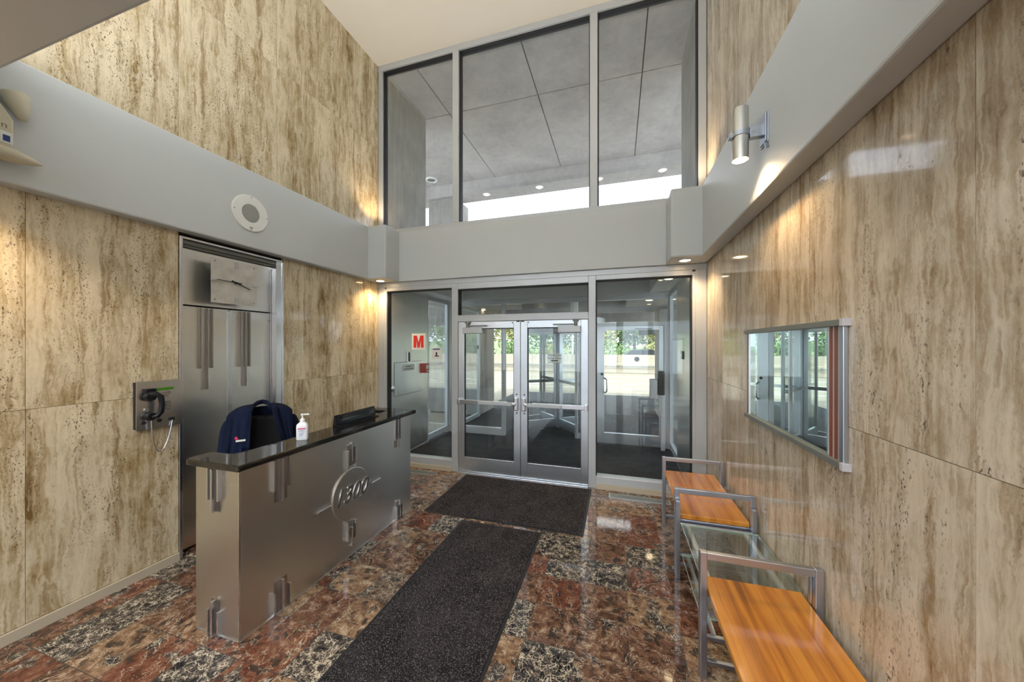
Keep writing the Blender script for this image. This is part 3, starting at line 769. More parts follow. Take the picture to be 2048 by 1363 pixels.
# grass bank
m = MB(); m.grid(lambda u, v: (-70+140*u, 25+35*v, -.02+ (2.4*math.sin(v*PI/2))+.25*math.sin(u*37)*v), 60, 8)
struct(m.build('ground_bank', GRASS, smooth=True))
def tree(x, y, h, r, leafm, label, name='leafy_tree', n=1500, z=0, trunk=.12, ls=.16):
    t = thing(name, label, 'tree' if 'tree' in name else 'shrub', (x, y, z), group='trees and shrubs behind the barrier wall')
    rnd = random.Random(int(x*71+y*13)); b = MB(); tk = MB()
    tk.tube([(x, y, z-.3), (x+.05*r, y, z+h*.35), (x-.04*r, y, z+h*.75)], [trunk, trunk*.75, trunk*.3], 8)
    for k in range(7):
        a = rnd.uniform(0, 2*PI); z0 = z+h*rnd.uniform(.3, .6)
        tk.tube([(x, y, z0), (x+math.cos(a)*r*.35, y+math.sin(a)*r*.35, z0+h*.15), (x+math.cos(a)*r*.7, y+math.sin(a)*r*.7, z0+h*.33)], [trunk*.4, trunk*.25, trunk*.1], 6)
    lumps = [(rnd.uniform(-.6, .6)*r, rnd.uniform(-.6, .6)*r, h*rnd.uniform(.35, .85), r*rnd.uniform(.35, .6)) for _ in range(9)]
    for k in range(n):
        lx, ly, lz, lr = rnd.choice(lumps)
        d = Vector((rnd.gauss(0, 1), rnd.gauss(0, 1), rnd.gauss(0, 1))).normalized()*lr*rnd.uniform(.6, 1.05)
        c = Vector((x+lx, y+ly, z+lz))+d
        u = Vector((rnd.gauss(0, 1), rnd.gauss(0, 1), rnd.gauss(0, 1))).normalized(); w = u.orthogonal().normalized()
        s = ls*rnd.uniform(.6, 1.3)
        b.add([c-u*s, c-w*s*.6, c+u*s, c+w*s*.6], [(0, 1, 2, 3)])
    tk.build('trunk', BARK, t, smooth=True); b.build('foliage', leafm, t)
TR = [(-20, 27, 3.6, 2.4, L1), (-16.3, 27.5, 4.2, 2.6, L3), (-12.8, 27, 3.4, 2.3, L1), (-9.6, 28, 4.0, 2.4, L2), (-6.4, 27.2, 3.6, 2.2, L1), (-3.6, 27.6, 3.9, 2.2, L1),
      (-1.2, 27.0, 3.3, 2.0, L2), (1.3, 27.8, 3.4, 2.2, L3), (3.4, 27.0, 2.9, 2.0, L2), (5.9, 28.2, 3.0, 2.2, L1), (8.8, 27.5, 3.6, 2.4, L1), (12.2, 28, 3.9, 2.6, L3), (16.5, 28, 4.2, 2.8, L1), (-25, 28, 4.4, 3.0, L3), (-31, 29, 4.8, 3.2, L1)]
TREELAB = ['green', 'dark green', 'light green', 'yellowish', 'mid green']
names = ['wide %s tree behind the barrier wall, far beyond the left pane', 'bushy %s tree behind the barrier wall, left of the pier', '%s rounded shrub tree behind the barrier wall, seen left of the pier', 'autumn %s tree behind the barrier wall near the left door leaf',
         '%s leafy tree behind the barrier wall seen past the pier', '%s leafy tree behind the barrier wall right of the revolving door jamb', 'autumn %s shrub tree above the white door notice', '%s tree behind the wall at the right door stile',
         'autumn %s tree left of the distant house', '%s low shrub tree in front of the distant house', '%s tree beyond the single swing door', '%s tree behind the barrier wall at the right jamb', 'large %s tree far right beyond the steel panel',
         'large %s tree far left beyond the parking', 'largest %s tree at the far left end of the bank']
colw = {L1.name: 'green', L2.name: 'yellow green', L3.name: 'dark green'}
for (x, y, h, r, lm), nm in zip(TR, names): tree(x, y+3, h+.3, r, lm, nm % colw[lm.name], z=.9)
for i, x in enumerate((-18.2, -14.5, -11.0, -7.9, -5.0, -2.3, .2, 2.4, 4.6, 7.2)):
    tree(x, 26.9, 2.1, 1.4, (L1, L2, L3)[i % 3], ['low %s shrub just behind the barrier wall, left stretch', 'low %s shrub just behind the barrier wall, middle stretch', 'low %s shrub just behind the barrier wall, right stretch'][0 if i < 4 else 1 if i < 7 else 2] % colw[(L1, L2, L3)[i % 3].name], 'garden_shrub', 700, -.02, .05, .12)
h = thing('house', 'distant pale house with a brown hipped roof above the trees', 'house', (6, 44, 1.5))
B(1.0, 10.5, 40, 48, 1.5, 3.9).build('house_wall', SIDING, h)
m = MB(); m.add([(.4, 39.4, 3.9), (11.1, 39.4, 3.9), (11.1, 48.6, 3.9), (.4, 48.6, 3.9), (4.3, 44, 6.0), (7.2, 44, 6.0)], [(0, 1, 5, 4), (1, 2, 5), (2, 3, 4, 5), (3, 0, 4), (0, 3, 2, 1)]); m.build('roof', ROOFM, h)
t = thing('lamp_post', 'slim white post standing behind the barrier wall', 'post', (-3.1, 25.0, 0))
MB().cyl((-3.1, 25.0, 0), (-3.1, 25.0, 3.0), .06, n=12).build('pole', PAPER, t); MB().cyl((-3.1, 25.0, 3.0), (-3.1, 25.0, 3.12), .14, .05, n=14).build('cap', GREYR, t)
t = thing('parked_car', 'dark car passing behind the barrier wall beyond the swing door', 'car', (.9, 24.6, 0))
ys = 24.2
def car():
    x0 = -.6
    P = [(0, .35), (0, .85), (.25, .98), (1.0, 1.05), (1.45, 1.5), (2.8, 1.55), (3.5, 1.1), (4.1, 1.0), (4.25, .7), (4.25, .35)]
    m = MB(); m.prism([(x0+a, b) for a, b in P], ys, ys+.85, 'y'); m.build('body', plain('dark_car_paint', (.012, .013, .018), .6), t, bevel=.06)
    m = MB(); m.prism([(x0+1.15, 1.1), (x0+1.5, 1.45), (x0+2.75, 1.49), (x0+3.3, 1.1)], ys-.006, ys, 'y'); m.build('window', BLACKS, t)
    for a in (.85, 3.4): MB().cyl((x0+a, ys-.02, .32), (x0+a, ys+.2, .32), .32, n=24).build('wheel', BLACKP, t)
car()

# ================================================================== LEFT WALL: steel service doors, clock
t = thing('steel_service_doors', 'tall brushed steel double doors set in the left travertine wall', 'doors', (XL, 2.41, 0))
ZF = 2.722
f = MB(); f.box(XL-.03, XL+.012, 1.940, 1.962, 0, ZF); f.box(XL-.14, XL+.004, 2.80, 2.882, 0, ZF)
f.box(XL-.14, XL-.03, 1.940, 1.962, 0, ZF)
f.box(XL-.002, XL+.012, 2.862, 2.882, 0, ZF)
f.box(XL-.14, XL+.012, 1.962, 2.882, ZF-.018, ZF)
f.build('outer_frame', STEELV, t, bevel=.002)
f = MB()
for k in range(3): f.box(XL-.11+k*.032, XL-.092+k*.032, 1.962, 2.80, ZF-.095+k*.022, ZF-.02)
f.build('head_moulding', GREYR, t, bevel=.002)
f = MB()
for k in range(3): f.box(XL-.10+k*.03, XL-.088+k*.03, 2.785-(2-k)*.0, 2.80+.0, 0, ZF-.1)
f.build('jamb_moulding', STEELV, t)
XD = XL-.075
B(XD-.03, XD, 1.962, 2.80, 2.155, ZF-.08).build('overpanel', STEEL, t, bevel=.002)
dl = B(XD-.03, XD, 1.966, 2.378, .03, 2.143).build('left_door', STEEL, t, bevel=.002); dl['label'] = 'left steel leaf'
dr = B(XD-.03, XD, 2.384, 2.796, .03, 2.143).build('right_door', STEEL, t, bevel=.002); dr['label'] = 'right steel leaf'
B(XD-.0, XD+.012, 2.362, 2.402, .03, 2.125).build('meeting_strip', STEELV, dl, bevel=.002)
def ornament(parent, y, z0, z1, x, up, w=.10, name='handle'):
    """three upright bars on a narrower back plate; the middle bar runs longer"""
    m = MB(); L = z1-z0
    s0, s1 = (z0, z1-.26*L) if not up else (z0+.26*L, z1)
    pl = MB().box(x, x+.004, y-w*.34, y+w*.34, z0, z1)
    for k in (-1, 1): m.box(x+.0, x+.026, y+k*w*.42-.008, y+k*w*.42+.008, s0, s1)
    m.box(x+.0, x+.034, y-.009, y+.009, z0, z1)
    o = m.build(name, PLATE, t, bevel=.0015)
    pl.build('back_plate', STEELV, o); return o
ornament(dl, 2.175, 1.40, 2.135, XD, True, .11, 'pull_handle'); ornament(dr, 2.515, 1.395, 2.135, XD, True, .11, 'pull_handle')
for yy, zz in ((2.34, 2.09), (2.425, 2.09), (2.425, 2.04), (2.775, 2.07), (2.34, 1.13), (2.425, 1.13)): MB().cyl((XD, yy, zz), (XD+.005, yy, zz), .007, n=10).build('door_screw', STEELV, t)
B(XL-.2, XL-.13, 1.94, 2.884, 0, 2.75).build('recess_back', GASKET, t)

t = thing('wall_clock', 'square brushed metal wall clock with black hands above the steel doors', 'clock', (XD, 2.355, 2.385))
xc = XL+.055; cy, cz, hs = 2.35, 2.388, .203
MB().box(XD, xc-.006, cy-.09, cy+.09, cz-.09, cz+.09).build('movement_case', BLACKP, t)
B(xc-.006, xc, cy-hs, cy+hs, cz-hs, cz+hs).build('clock_face', CLOCKM, t, bevel=.001)
for a, b, c_, d in ((cy-.006, cy+.006, cz+hs-.07, cz+hs-.01), (cy-.006, cy+.006, cz-hs, cz-hs+.06), (cy-hs-.012, cy-hs+.045, cz-.006, cz+.006), (cy+hs-.045, cy+hs+.012, cz-.006, cz+.006)):
    B(xc, xc+.014, a, b, c_, d).build('hour_bar', STEELV, t)
for a in (-1, 1):
    for b in (-1, 1): MB().cyl((xc, cy+a*(hs-.03), cz+b*(hs-.03)), (xc+.004, cy+a*(hs-.03), cz+b*(hs-.03)), .006, n=10).build('corner_screw', GREYR, t)
def hand(ang, ln, w, x, name):
    d = Vector((0, math.sin(ang), math.cos(ang))); p = Vector((0, d.z, -d.y)); c = Vector((x, cy, cz)); m = MB()
    P = [c-d*.045-p*w, c-d*.045+p*w, c+d*ln+p*w*.6, c+d*ln-p*w*.6]
    m.add([q for q in P]+[q+Vector((.003, 0, 0)) for q in P], [(0, 1, 2, 3), (7, 6, 5, 4), (0, 4, 5, 1), (1, 5, 6, 2), (2, 6, 7, 3), (3, 7, 4, 0)]); m.build(name, GASKET, t)
hand(math.radians(110), .135, .006, xc+.016, 'hour_hand'); hand(math.radians(272), .165, .005, xc+.021, 'minute_hand')
MB().cyl((xc, cy, cz), (xc+.026, cy, cz), .010, n=14).build('spindle', GASKET, t)

# wall speaker on the beam
t = thing('wall_speaker', 'round white loudspeaker grille on the left white beam above the clock', 'speaker', (-3.41, 2.445, 3.075))
c = (-3.41, 2.445, 3.075)
MB().lathe([(.172, 0), (.172, .014), (.165, .020), (.088, .020), (.084, .010), (.01, .010)], c, (1, 0, 0), 48).build('speaker_ring', PAPER, t, smooth=True)
MB().lathe([(.084, .008), (.080, .016), (.05, .021), (.004, .023)], c, (1, 0, 0), 36).build('speaker_mesh', plain('grey_speaker_mesh', (.30, .31, .29), .6), t, smooth=True)
MB().box(-3.39, -3.388, 2.43, 2.46, 2.932, 2.942).build('badge', GREYR, t)
for a in range(4): MB().cyl((-3.39, 2.445+.155*math.cos(a*PI/2), 3.075+.155*math.sin(a*PI/2)), (-3.387, 2.445+.155*math.cos(a*PI/2), 3.075+.155*math.sin(a*PI/2)), .005, n=8).build('ring_screw', GREYR, t)

# emergency light
t = thing('emergency_light', 'cream emergency light with two lamp heads on the left beam beside the corner box', 'emergency light', (-3.41, 1.0, 2.9))
x = -3.41
m = MB(); m.prism([(.75, 2.96), (.75, 3.16), (1.00, 3.20), (1.058, 3.10), (1.058, 2.95), (1.03, 2.91), (.80, 2.91)], x, x+.07, 'x'); m.build('case', CREAMP, t, bevel=.008)
MB().lathe([(.046, 0), (.052, .01), (.050, .05), (.024, .135), (.012, .15)], (x+.06, 1.062, 3.265), (0, .22, -.97), 24).build('lamp_head', CREAMP, t, smooth=True)
MB().lathe([(.030, 0), (.040, .02), (.040, .10), (.022, .165), (.004, .20)], (x+.06, .965, 2.900), (0, .99, -.03), 24).build('lamp_head', CREAMP, t, smooth=True)
m = MB(); m.prism([(.985, 2.955), (.985, 3.02), (1.055, 3.02), (1.055, 2.955)], x+.07, x+.072, 'x'); lb = m.build('rating_label', PAPER, t)
MB().box(x+.072, x+.073, 1.02, 1.045, 2.965, 3.0).build('label_print', INKB, lb)
text_mesh('n', .05, 'case_lettering', GREYR, t, frame_matrix((x+.0705, 1.025, 3.055), (0, 1, 0), (0, 0, 1)), .0005)

# wall telephone
t = thing('wall_telephone', 'stainless steel wall telephone panel with black handset beside the steel doors', 'telephone', (XL, 1.79, 1.14))
xp = XL+.052
B(XL, xp-.004, 1.655, 1.925, 1.158, 1.515).build('back_box', GASKET, t)
B(xp-.004, xp, 1.648, 1.932, 1.150, 1.522).build('face_plate', STEELV, t, bevel=.001)
B(xp, xp+.003, 1.768, 1.875, 1.440, 1.464).build('display_window', SCREEN, t)
m = MB()
for r in range(4):
    for c_ in range(3): m.box(xp, xp+.004, 1.812+c_*.017, 1.824+c_*.017, 1.283+r*.019, 1.296+r*.019)
m.build('keypad', GREYR, t)
m = MB()
for k in range(5): m.box(xp, xp+.0008, 1.785, 1.785+(.07, .075, .07, .05, .06)[k], 1.425-k*.009, 1.428-k*.009)
m.build('instruction_text', GASKET, t)
m = MB(); m.cyl((xp, 1.705, 1.302), (xp+.012, 1.705, 1.302), .013, n=18); m.build('hook_button', STEELV, t, smooth=True)
for yy in (1.785, 1.69): MB().cyl((xp, yy, 1.206), (xp+.006, yy, 1.206), .014, n=18).build('round_button', GASKET, t)
B(xp, xp+.012, 1.845, 1.878, 1.192, 1.216).build('card_slot', GASKET, t)
m = MB()
m.lathe([(.020, 0), (.036, .012), (.038, .03), (.03, .05)], (xp+.004, 1.715, 1.405), (1, 0, 0), 22)
m.lathe([(.020, 0), (.032, .012), (.034, .03), (.028, .05)], (xp+.004, 1.718, 1.252), (1, 0, 0), 22)
m.tube([(xp+.040, 1.705, 1.425), (xp+.058, 1.735, 1.425), (xp+.066, 1.762, 1.40), (xp+.068, 1.768, 1.34), (xp+.064, 1.762, 1.28), (xp+.055, 1.745, 1.25), (xp+.040, 1.715, 1.248)], [.016, .020, .020, .018, .019, .018, .014], 12)
m.build('handset', BLACKP, t, smooth=True)
B(xp, xp+.03, 1.69, 1.755, 1.43, 1.465).build('cradle', BLACKP, t, bevel=.006)
m = MB(); pts = []
for k in range(25):
    u = k/24; pts.append((xp+.03-.02*u, 1.722+.142*u-.03*math.sin(PI*u)*(1-u), 1.225-.03*u-.245*math.sin(PI*min(1, u*1.02))**.75))
m.tube(pts, .0045, 8); m.build('armoured_cord', STEELV, t, smooth=True)
MB().cyl((xp+.03, 1.722, 1.222), (xp+.03, 1.722, 1.245), .010, n=12).build('cord_sleeve', plain('blue_sleeve', (.03, .15, .25), .4), t)

# ================================================================== RECEPTION DESK
def desk():
    t = thing('reception_desk', 'brushed steel reception desk with black stone top and embossed medallion', 'desk', (-2.3, 2.4, 0))
    m = MB()
    m.prism([(-2.57, 1.505), (-2.18, 1.505), (-2.18, 3.296), (-2.57, 3.296), (-2.57, 3.20), (-2.32, 3.20), (-2.32, 1.60), (-2.57, 1.60)], 0, 1.045)
    m.build('desk_body', STEELD, t, bevel=.004)
    m = MB().box(-2.186, -2.178, 1.498, 1.506, .002, 1.042); m.build('corner_trim', STEELV, t)
    m = MB().box(-2.57, -2.18, 1.499, 1.504, .001, .008).box(-2.179, -2.174, 1.505, 3.296, .001, .008); m.build('base_trim', STEELV, t)
    # counter: wide return at both ends, rounded inner corners
    def arcp(cx, cy, r, a0, a1, n=8): return [(cx+r*math.cos(a0+(a1-a0)*k/n), cy+r*math.sin(a0+(a1-a0)*k/n)) for k in range(n+1)]
    P = [(-2.14, 1.465), (-2.14, 3.345)]
    P += arcp(-2.62, 3.305, .04, PI/2, PI, 4)[:] + arcp(-2.62, 3.25, .04, PI, 1.5*PI, 4)
    P += arcp(-2.46, 3.16, .05, PI/2, 0, 6)
    P += arcp(-2.46, 1.68, .05, 0, -PI/2, 6)
    P += arcp(-2.58, 1.59, .04, PI/2, PI, 4) + arcp(-2.58, 1.505, .04, PI, 1.5*PI, 4)
    m = MB(); m.prism(P, 1.045, 1.085); m.build('counter_top', BLACKS, t, bevel=.010)
    B(-2.60, -2.325, 1.62, 3.18, .72, .75).build('work_surface', BLACKP, t, bevel=.004)
    XF = -2.18
    def orn_x(y, z0, z1, up, w=.10):     # on the long face
        m = MB(); L = z1-z0; s0, s1 = (z0+.28*L, z1) if up else (z0, z1-.28*L)
        pl = MB().box(XF, XF+.004, y-w*.36, y+w*.36, z0, z1)
        for k in (-1, 1): m.box(XF, XF+.024, y+k*w*.44-.006, y+k*w*.44+.006, s0, s1)
        m.box(XF, XF+.030, y-.008, y+.008, z0, z1)
        pl.build('back_plate', PLATE, m.build('desk_ornament', STEELV, t, bevel=.001))
    orn_x(1.765, .755, 1.04, True, .13); orn_x(1.765, .004, .225, False, .13)
    orn_x(3.04, .75, 1.04, True, .10); orn_x(3.07, .004, .19, False, .10)
    # over and under the medallion: middle bar is shifted outwards
    for z0, z1, s in ((.755, .975, 1), (.095, .315, -1)):
        m = MB(); pl = MB().box(XF, XF+.004, 2.365, 2.435, z0+.02, z1-.02)
        for k, dz in ((-1, -.03), (0, .03), (1, -.02)): m.box(XF, XF+.026, 2.40+k*.045-.006, 2.40+k*.045+.006, z0+s*dz+.03, z1+s*dz-.03)
        pl.build('back_plate', PLATE, m.build('desk_ornament', STEELV, t, bevel=.001))
    # on the end face
    for z0, z1, up in ((.77, 1.04, True), (.004, .225, False)):
        m = MB(); L = z1-z0; s0, s1 = (z0+.27*L, z1) if up else (z0, z1-.27*L); x = -2.385
        pl = MB().box(x-.036, x+.036, 1.501, 1.505, z0, z1)
        for k in (-1, 1): m.box(x+k*.045-.006, x+k*.045+.006, 1.481, 1.505, s0, s1)
        m.box(x-.008, x+.008, 1.475, 1.505, z0, z1)
        pl.build('back_plate', PLATE, m.build('desk_ornament', STEELV, t, bevel=.001))
    md = MB().lathe([(.214, 0), (.214, .008), (.210, .012), (.001, .012)], (XF, 2.413, .535), (1, 0, 0), 64).build('medallion', STEELD, t)
    text_mesh('1300', .188, 'embossed_number', STEELV, md, frame_matrix((XF+.012, 2.398, .540), (0, 1, 0), (0, 0, 1)), .006, .35, .002)
    m = MB().box(XF+.012, XF+.014, 2.27, 2.56, .475, .479)
    for z in (.73, .342): m.cyl((XF+.012, 2.413, z), (XF+.0145, 2.413, z), .005, n=10)
    m.build('medallion_detail', STEELV, md)
    for a, b in ((2.05, 2.175), (2.645, 2.765)):
        MB().cyl((XF+.014, a, .533), (XF+.014, b, .533), .009, n=14).build('side_rod', STEELV, t, smooth=True)
desk()
# sanitiser bottle
def bottle():
    x, y, z = -2.285, 2.03, 1.086
    t = thing('hand_sanitizer', 'white pump bottle of hand sanitizer on the black desk top', 'bottle', (x, y, z), math.radians(35), local=True)
    m = MB()
    def ring(sx, sy, zz, r=.35, n=24):
        o = []
        for i in range(n):
            a = 2*PI*i/n; cx_, sy_ = math.cos(a), math.sin(a)
            o.append((sx*math.copysign(abs(cx_)**r, cx_), sy*math.copysign(abs(sy_)**r, sy_), zz))
        return o
    secs = [ring(.036, .022, 0), ring(.039, .025, .006), ring(.039, .025, .105), ring(.036, .023, .118, .5), ring(.022, .019, .130, .8), ring(.014, .014, .135, 1)]
    vs = [v for s_ in secs for v in s_]; n = 24
    fs = [(j*n+i, j*n+(i+1) % n, (j+1)*n+(i+1) % n, (j+1)*n+i) for j in range(5) for i in range(n)]+[tuple(range(n-1, -1, -1)), tuple(range(5*n, 6*n))]
    m.add(vs, fs); m.build('bottle_body', BOTTLE, t, smooth=True)
    MB().lathe([(.016, .134), (.017, .15), (.012, .158), (.006, .162), (.006, .182), (.012, .184), (.012, .194), (.003, .196)], (0, 0, 0), n=20).build('pump', BOTTLE, t, smooth=True)
    MB().box(-.006, .045, -.006, .006, .184, .194).build('spout', BOTTLE, t, bevel=.002)
    lb = MB().box(-.028, .028, -.0262, -.0252, .02, .10).build('label', plain('pale_label', (.72, .75, .82), .4), t)
    MB().box(-.026, .026, -.0268, -.0262, .082, .090).build('label_red_band', INKP, lb)
    text_mesh('PURELL', .014, 'label_lettering', INKB, lb, frame_matrix((0, -.0265, .070), (1, 0, 0), (0, 0, 1)), .0003)
    m = MB()
    for k in range(4): m.box(-.018, .018-.004*k, -.0268, -.0262, .055-k*.008, .057-k*.008)
    m.build('label_text', INKB, lb)
bottle()
# black name plate holder
t = thing('name_plate_holder', 'long black angled name plate holder on the desk top', 'desk sign', (-2.34, 2.66, 1.086))
m = MB(); m.prism([(-2.385, 1.086), (-2.30, 1.086), (-2.30, 1.092), (-2.345, 1.102), (-2.358, 1.185), (-2.372, 1.185), (-2.385, 1.10)], 2.42, 2.93, 'y'); m.build('holder', BLACKP, t, bevel=.002)
MB().box(-2.354, -2.349, 2.44, 2.91, 1.112, 1.175).build('plate_insert', BLACKS, t)

# desk chair with a jacket over its back (local frame: -y is the front of the chair, towards the desk)
def chair():
    ang = math.radians(50)
    t = thing('office_chair', 'black office chair behind the reception desk, its back under the navy jacket', 'chair', (-3.03, 2.27, 0), ang, local=True); t.scale = (.82, .92, 1)
    def rb(x0, x1, y0, y1, z0, z1, name, mat, bev): return MB().box(x0, x1, y0, y1, z0, z1).build(name, mat, t, bevel=bev)
    o = rb(-.24, .24, -.34, .12, .44, .54, 'seat', BLACKM, .04)
    m = MB()
    def back(u, v):
        x = (u-.5)*.46*(1-.25*max(0, v-.75)*2); z = .56+v*.60
        return (x, .10+.04*v+.05*abs(u-.5)**2*-4+.0, z)
    m.grid(back, 14, 14); m.build('backrest', BLACKM, t, smooth=True, solid=.07, subd=1)
    for s in (-1, 1):
        a = MB(); a.tube([(s*.25, .05, .48), (s*.29, .05, .55), (s*.29, .02, .68), (s*.29, -.05, .70), (s*.28, -.24, .70)], [.02, .02, .022, .028, .026], 10); a.build('armrest', BLACKP, t, smooth=True)
    MB().cyl((0, -.1, .10), (0, -.1, .44), .03, n=16).build('gas_column', GREYR, t)
    for k in range(5):
        a = k*2*PI/5+.3; ex, ey = math.cos(a)*.28, -.1+math.sin(a)*.28
        l = MB(); l.tube([(0, -.1, .11), (ex*.5, -.1+(ey+.1)*.5, .10), (ex, ey, .075)], [.03, .024, .018], 8); lg = l.build('leg', BLACKP, t, smooth=True)
        MB().cyl((ex-.015, ey, .031), (ex+.015, ey, .031), .03, n=14).build('caster', BLACKP, lg)
    # jacket
    j = thing('navy_jacket', 'navy blue jacket with a small red and white chest badge hung over the office chair', 'jacket', (-3.03, 2.27, 0), ang, local=True); j.scale = (.82, .92, 1)
    def fold(u, v): return .012*math.sin(u*17+v*3)*v+.008*math.sin(u*31+2)*v
    # back cloth behind the chair
    m = MB()
    def bk(u, v):
        x = (u-.5)*(.56+.06*v); z = 1.235-.02*abs(u-.5)*2-.075*abs(2*u-1)**4-v*.60
        return (x, .205+.03*math.sin(PI*min(1, v*1.2))-.10*abs(2*u-1)**3+fold(u, v), z)
    m.grid(bk, 24, 20)
    m.build('jacket_back', NAVY, j, smooth=True, solid=.008, subd=1)
    # shoulders and fronts
    def side(s):
        m = MB()
        def fr(u, v):            # u: 0 at outer edge -> 1 at inner (lapel) edge; v: 0 back seam -> 1 hem
            if s < 0: xo, xi = -.285-.05*v, (-.055-.035*math.sin(min(1, v*1.3)*PI/2)+.0*v)
            else: xo, xi = .285+.02*v, (.065+.18*v**1.15)
            x = xo+(xi-xo)*u
            k = abs(x)/.29
            ztop = 1.245-.075*k**4
            if v < .18:
                w = v/.18; y = .195-.10*k**3*(1-w)-.215*w; z = ztop+.022*math.sin(PI*w)
            else:
                w = (v-.18)/.82; y = -.02-.035*math.sin(w*PI*.6)-.02*(1-k)+fold(u*1.3, w)*1.3; z = ztop-w*(.50 if s < 0 else .44)
            return (x, y, z)
        m.grid(fr, 14, 28); m.build('jacket_front', NAVY, j, smooth=True, solid=.010, subd=1)
        # lapel / collar fold
        m = MB()
        def lp(u, v):
            p = fr(1-u*.30, .10+.62*v); return (p[0], p[1]-.014-.012*math.sin(PI*u), p[2]+.004)
        m.grid(lp, 5, 18); m.build('lapel', NAVY, j, smooth=True, solid=.006)
        # sleeve
        m = MB(); pts = []
        for k in range(11):
            w = k/10; pts.append((s*(.275+.045*math.sin(w*1.6)+.02*w), .10-.10*w+.02*math.sin(w*5), 1.155-.58*w))
        m.tube(pts, [.035, .062, .070, .068, .064, .062, .060, .058, .056, .054, .052], 14)
        m.build('sleeve', NAVY, j, smooth=True, subd=1)
    side(-1); side(1)
    m = MB()
    pts = [(-.085, -.035, 1.235), (-.07, .05, 1.262), (-.04, .15, 1.272), (0, .19, 1.276), (.04, .15, 1.272), (.07, .05, 1.262), (.075, -.03, 1.235)]
    m.tube(pts, [.012, .018, .020, .020, .020, .018, .012], 10); m.build('collar', NAVY, j, smooth=True)
    bd = MB(); bd.box(-.205, -.125, -.094, -.091, .985, 1.0, Matrix.Rotation(.0, 4, 'Y')); bd.build('badge_lettering', PAPER, j)
    m = MB(); m.prism([(-.215, 1.008), (-.185, 1.002), (-.188, 1.02), (-.200, 1.032), (-.212, 1.024)], -.095, -.091, 'y'); m.build('badge_mark', INKP, j)
chair()

# ================================================================== FLOOR MATS
def mat(x0, x1, y0, y1, z, label):
    t = thing('floor_mat', label, 'mat', ((x0+x1)/2, (y0+y1)/2, z))
    B(x0, x1, y0, y1, z+.001, z+.006).build('rubber_border', MATB, t, bevel=.002)
    b = .022
    B(x0+b, x1-b, y0+b, y1-b, z+.006, z+.012).build('mat_pile', MAT, t, bevel=.002)
mat(-1.535, -.69, -.6, 3.235, 0, 'long black speckled runner mat leading away from the doors')
mat(-2.015, -.308, 3.285, 4.392, 0, 'wide black entrance mat directly in front of the double doors')

# ================================================================== BENCHES AND GLASS TABLE
def bench(y_frame, y_seat0, y_seat1, label, frames):
    t = thing('waiting_bench', label, 'bench', (.70, (y_seat0+y_seat1)/2, 0), group='timber benches along the right wall')
    xa, xb, w = .428, .975, .034
    for y in frames:
        for x in (xa, xb-w):
            leg = B(x, x+w, y, y+w, 0, .685).build('leg', SILVER, t, bevel=.003)
        B(xa+w, xb-w, y+.003, y+w-.003, .645, .683).build('top_rail', SILVER, t, bevel=.003)
        B(xa+w, xb-w, y+.006, y+w-.006, .078, .102).build('foot_rail', SILVER, t, bevel=.002)
        B(xa+w, xb-w, y+.006, y+w-.006, .415, .446).build('seat_rail', SILVER, t, bevel=.002)
    s = B(xa+w+.006, xb-w-.004, y_seat0, y_seat1, .448, .482).build('seat', WOOD, t, bevel=.004)
    return t
bench(0, 2.955, 3.95, 'far orange timber bench with silver arm frames by the glass front', (2.945, 3.732))
bench(0, .95, 2.21, 'near orange timber bench with silver arm frame in the foreground', (1.22, 2.075))
t = thing('glass_side_table', 'low two-tier glass side table between the two timber benches', 'table', (.70, 2.53, 0))
ya, yb = 2.114, 2.905
for y in (2.116, 2.905):
    for x in (.432, .939): B(x, x+.03, y, y+.03, 0, .66 if y < 2.5 else .60).build('leg', SILVER, t, bevel=.003)
for x in (.50, .88): B(x, x+.028, 2.146, 2.905, .405, .428).build('glass_bearer', ALUW, t, bevel=.002)
for y in (2.116, 2.905): B(.462, .939, y+.004, y+.026, .402, .428).build('cross_rail', SILVER, t, bevel=.002)
for z, nm in ((.430, 'glass_top'), (.205, 'glass_shelf')):
    g = B(.468, .965, 2.25, 2.88, z, z+.010).build(nm, GLASST, t)
    m = MB(); m.box(.466, .4678, 2.25, 2.88, z+.001, z+.009); m.box(.9652, .967, 2.25, 2.88, z+.001, z+.009); m.box(.468, .965, 2.8802, 2.882, z+.001, z+.009); m.box(.468, .965, 2.248, 2.2498, z+.001, z+.009)
    m.build('polished_edge', GLEDGE, g)
for y in (2.116, 2.905): B(.462, .939, y+.004, y+.026, .18, .204).build('shelf_rail', SILVER, t, bevel=.002)
for x in (.50, .88): B(x, x+.02, 2.146, 2.905, .185, .204).build('shelf_bearer', ALUW, t)

# ================================================================== MIRROR CASE ON THE RIGHT WALL
t = thing('framed_wall_mirror', 'wide framed mirror with grey rails and brown strips on the right wall', 'mirror', (XR, 2.5, 1.2))
xm = .975; ya, yb, z0, z1 = 1.912, 3.14, 1.272, 1.888
B(xm+.004, XR, ya+.03, yb-.02, z0-.005, z1+.005).build('backing_board', GREYR, t)
MB().box(xm+.001, xm+.004, ya+.125, yb-.055, z0, z1).build('mirror_glass', MIRROR, t)
for zz, nm in ((z1, 'top_rail'), (z0-.030, 'bottom_rail')):
    B(xm-.020, XR, ya+.0, yb, zz, zz+.030).build(nm, GREYR, t, bevel=.002)
    B(xm-.022, XR, ya-.026, ya, zz-.002, zz+.032).build('end_cap', plain('pale_end_cap', (.58, .58, .62), .4, .2), t, bevel=.002)
B(xm-.010, XR, ya-.004, ya+.026, z0, z1).build('side_post', SILVER, t, bevel=.004)
m = MB(); m.box(xm-.001, xm+.004, ya+.026, ya+.125, z0, z1); m.box(xm-.001, xm+.004, yb-.055, yb-.004, z0, z1); m.build('strip_backing', ALUW, t)
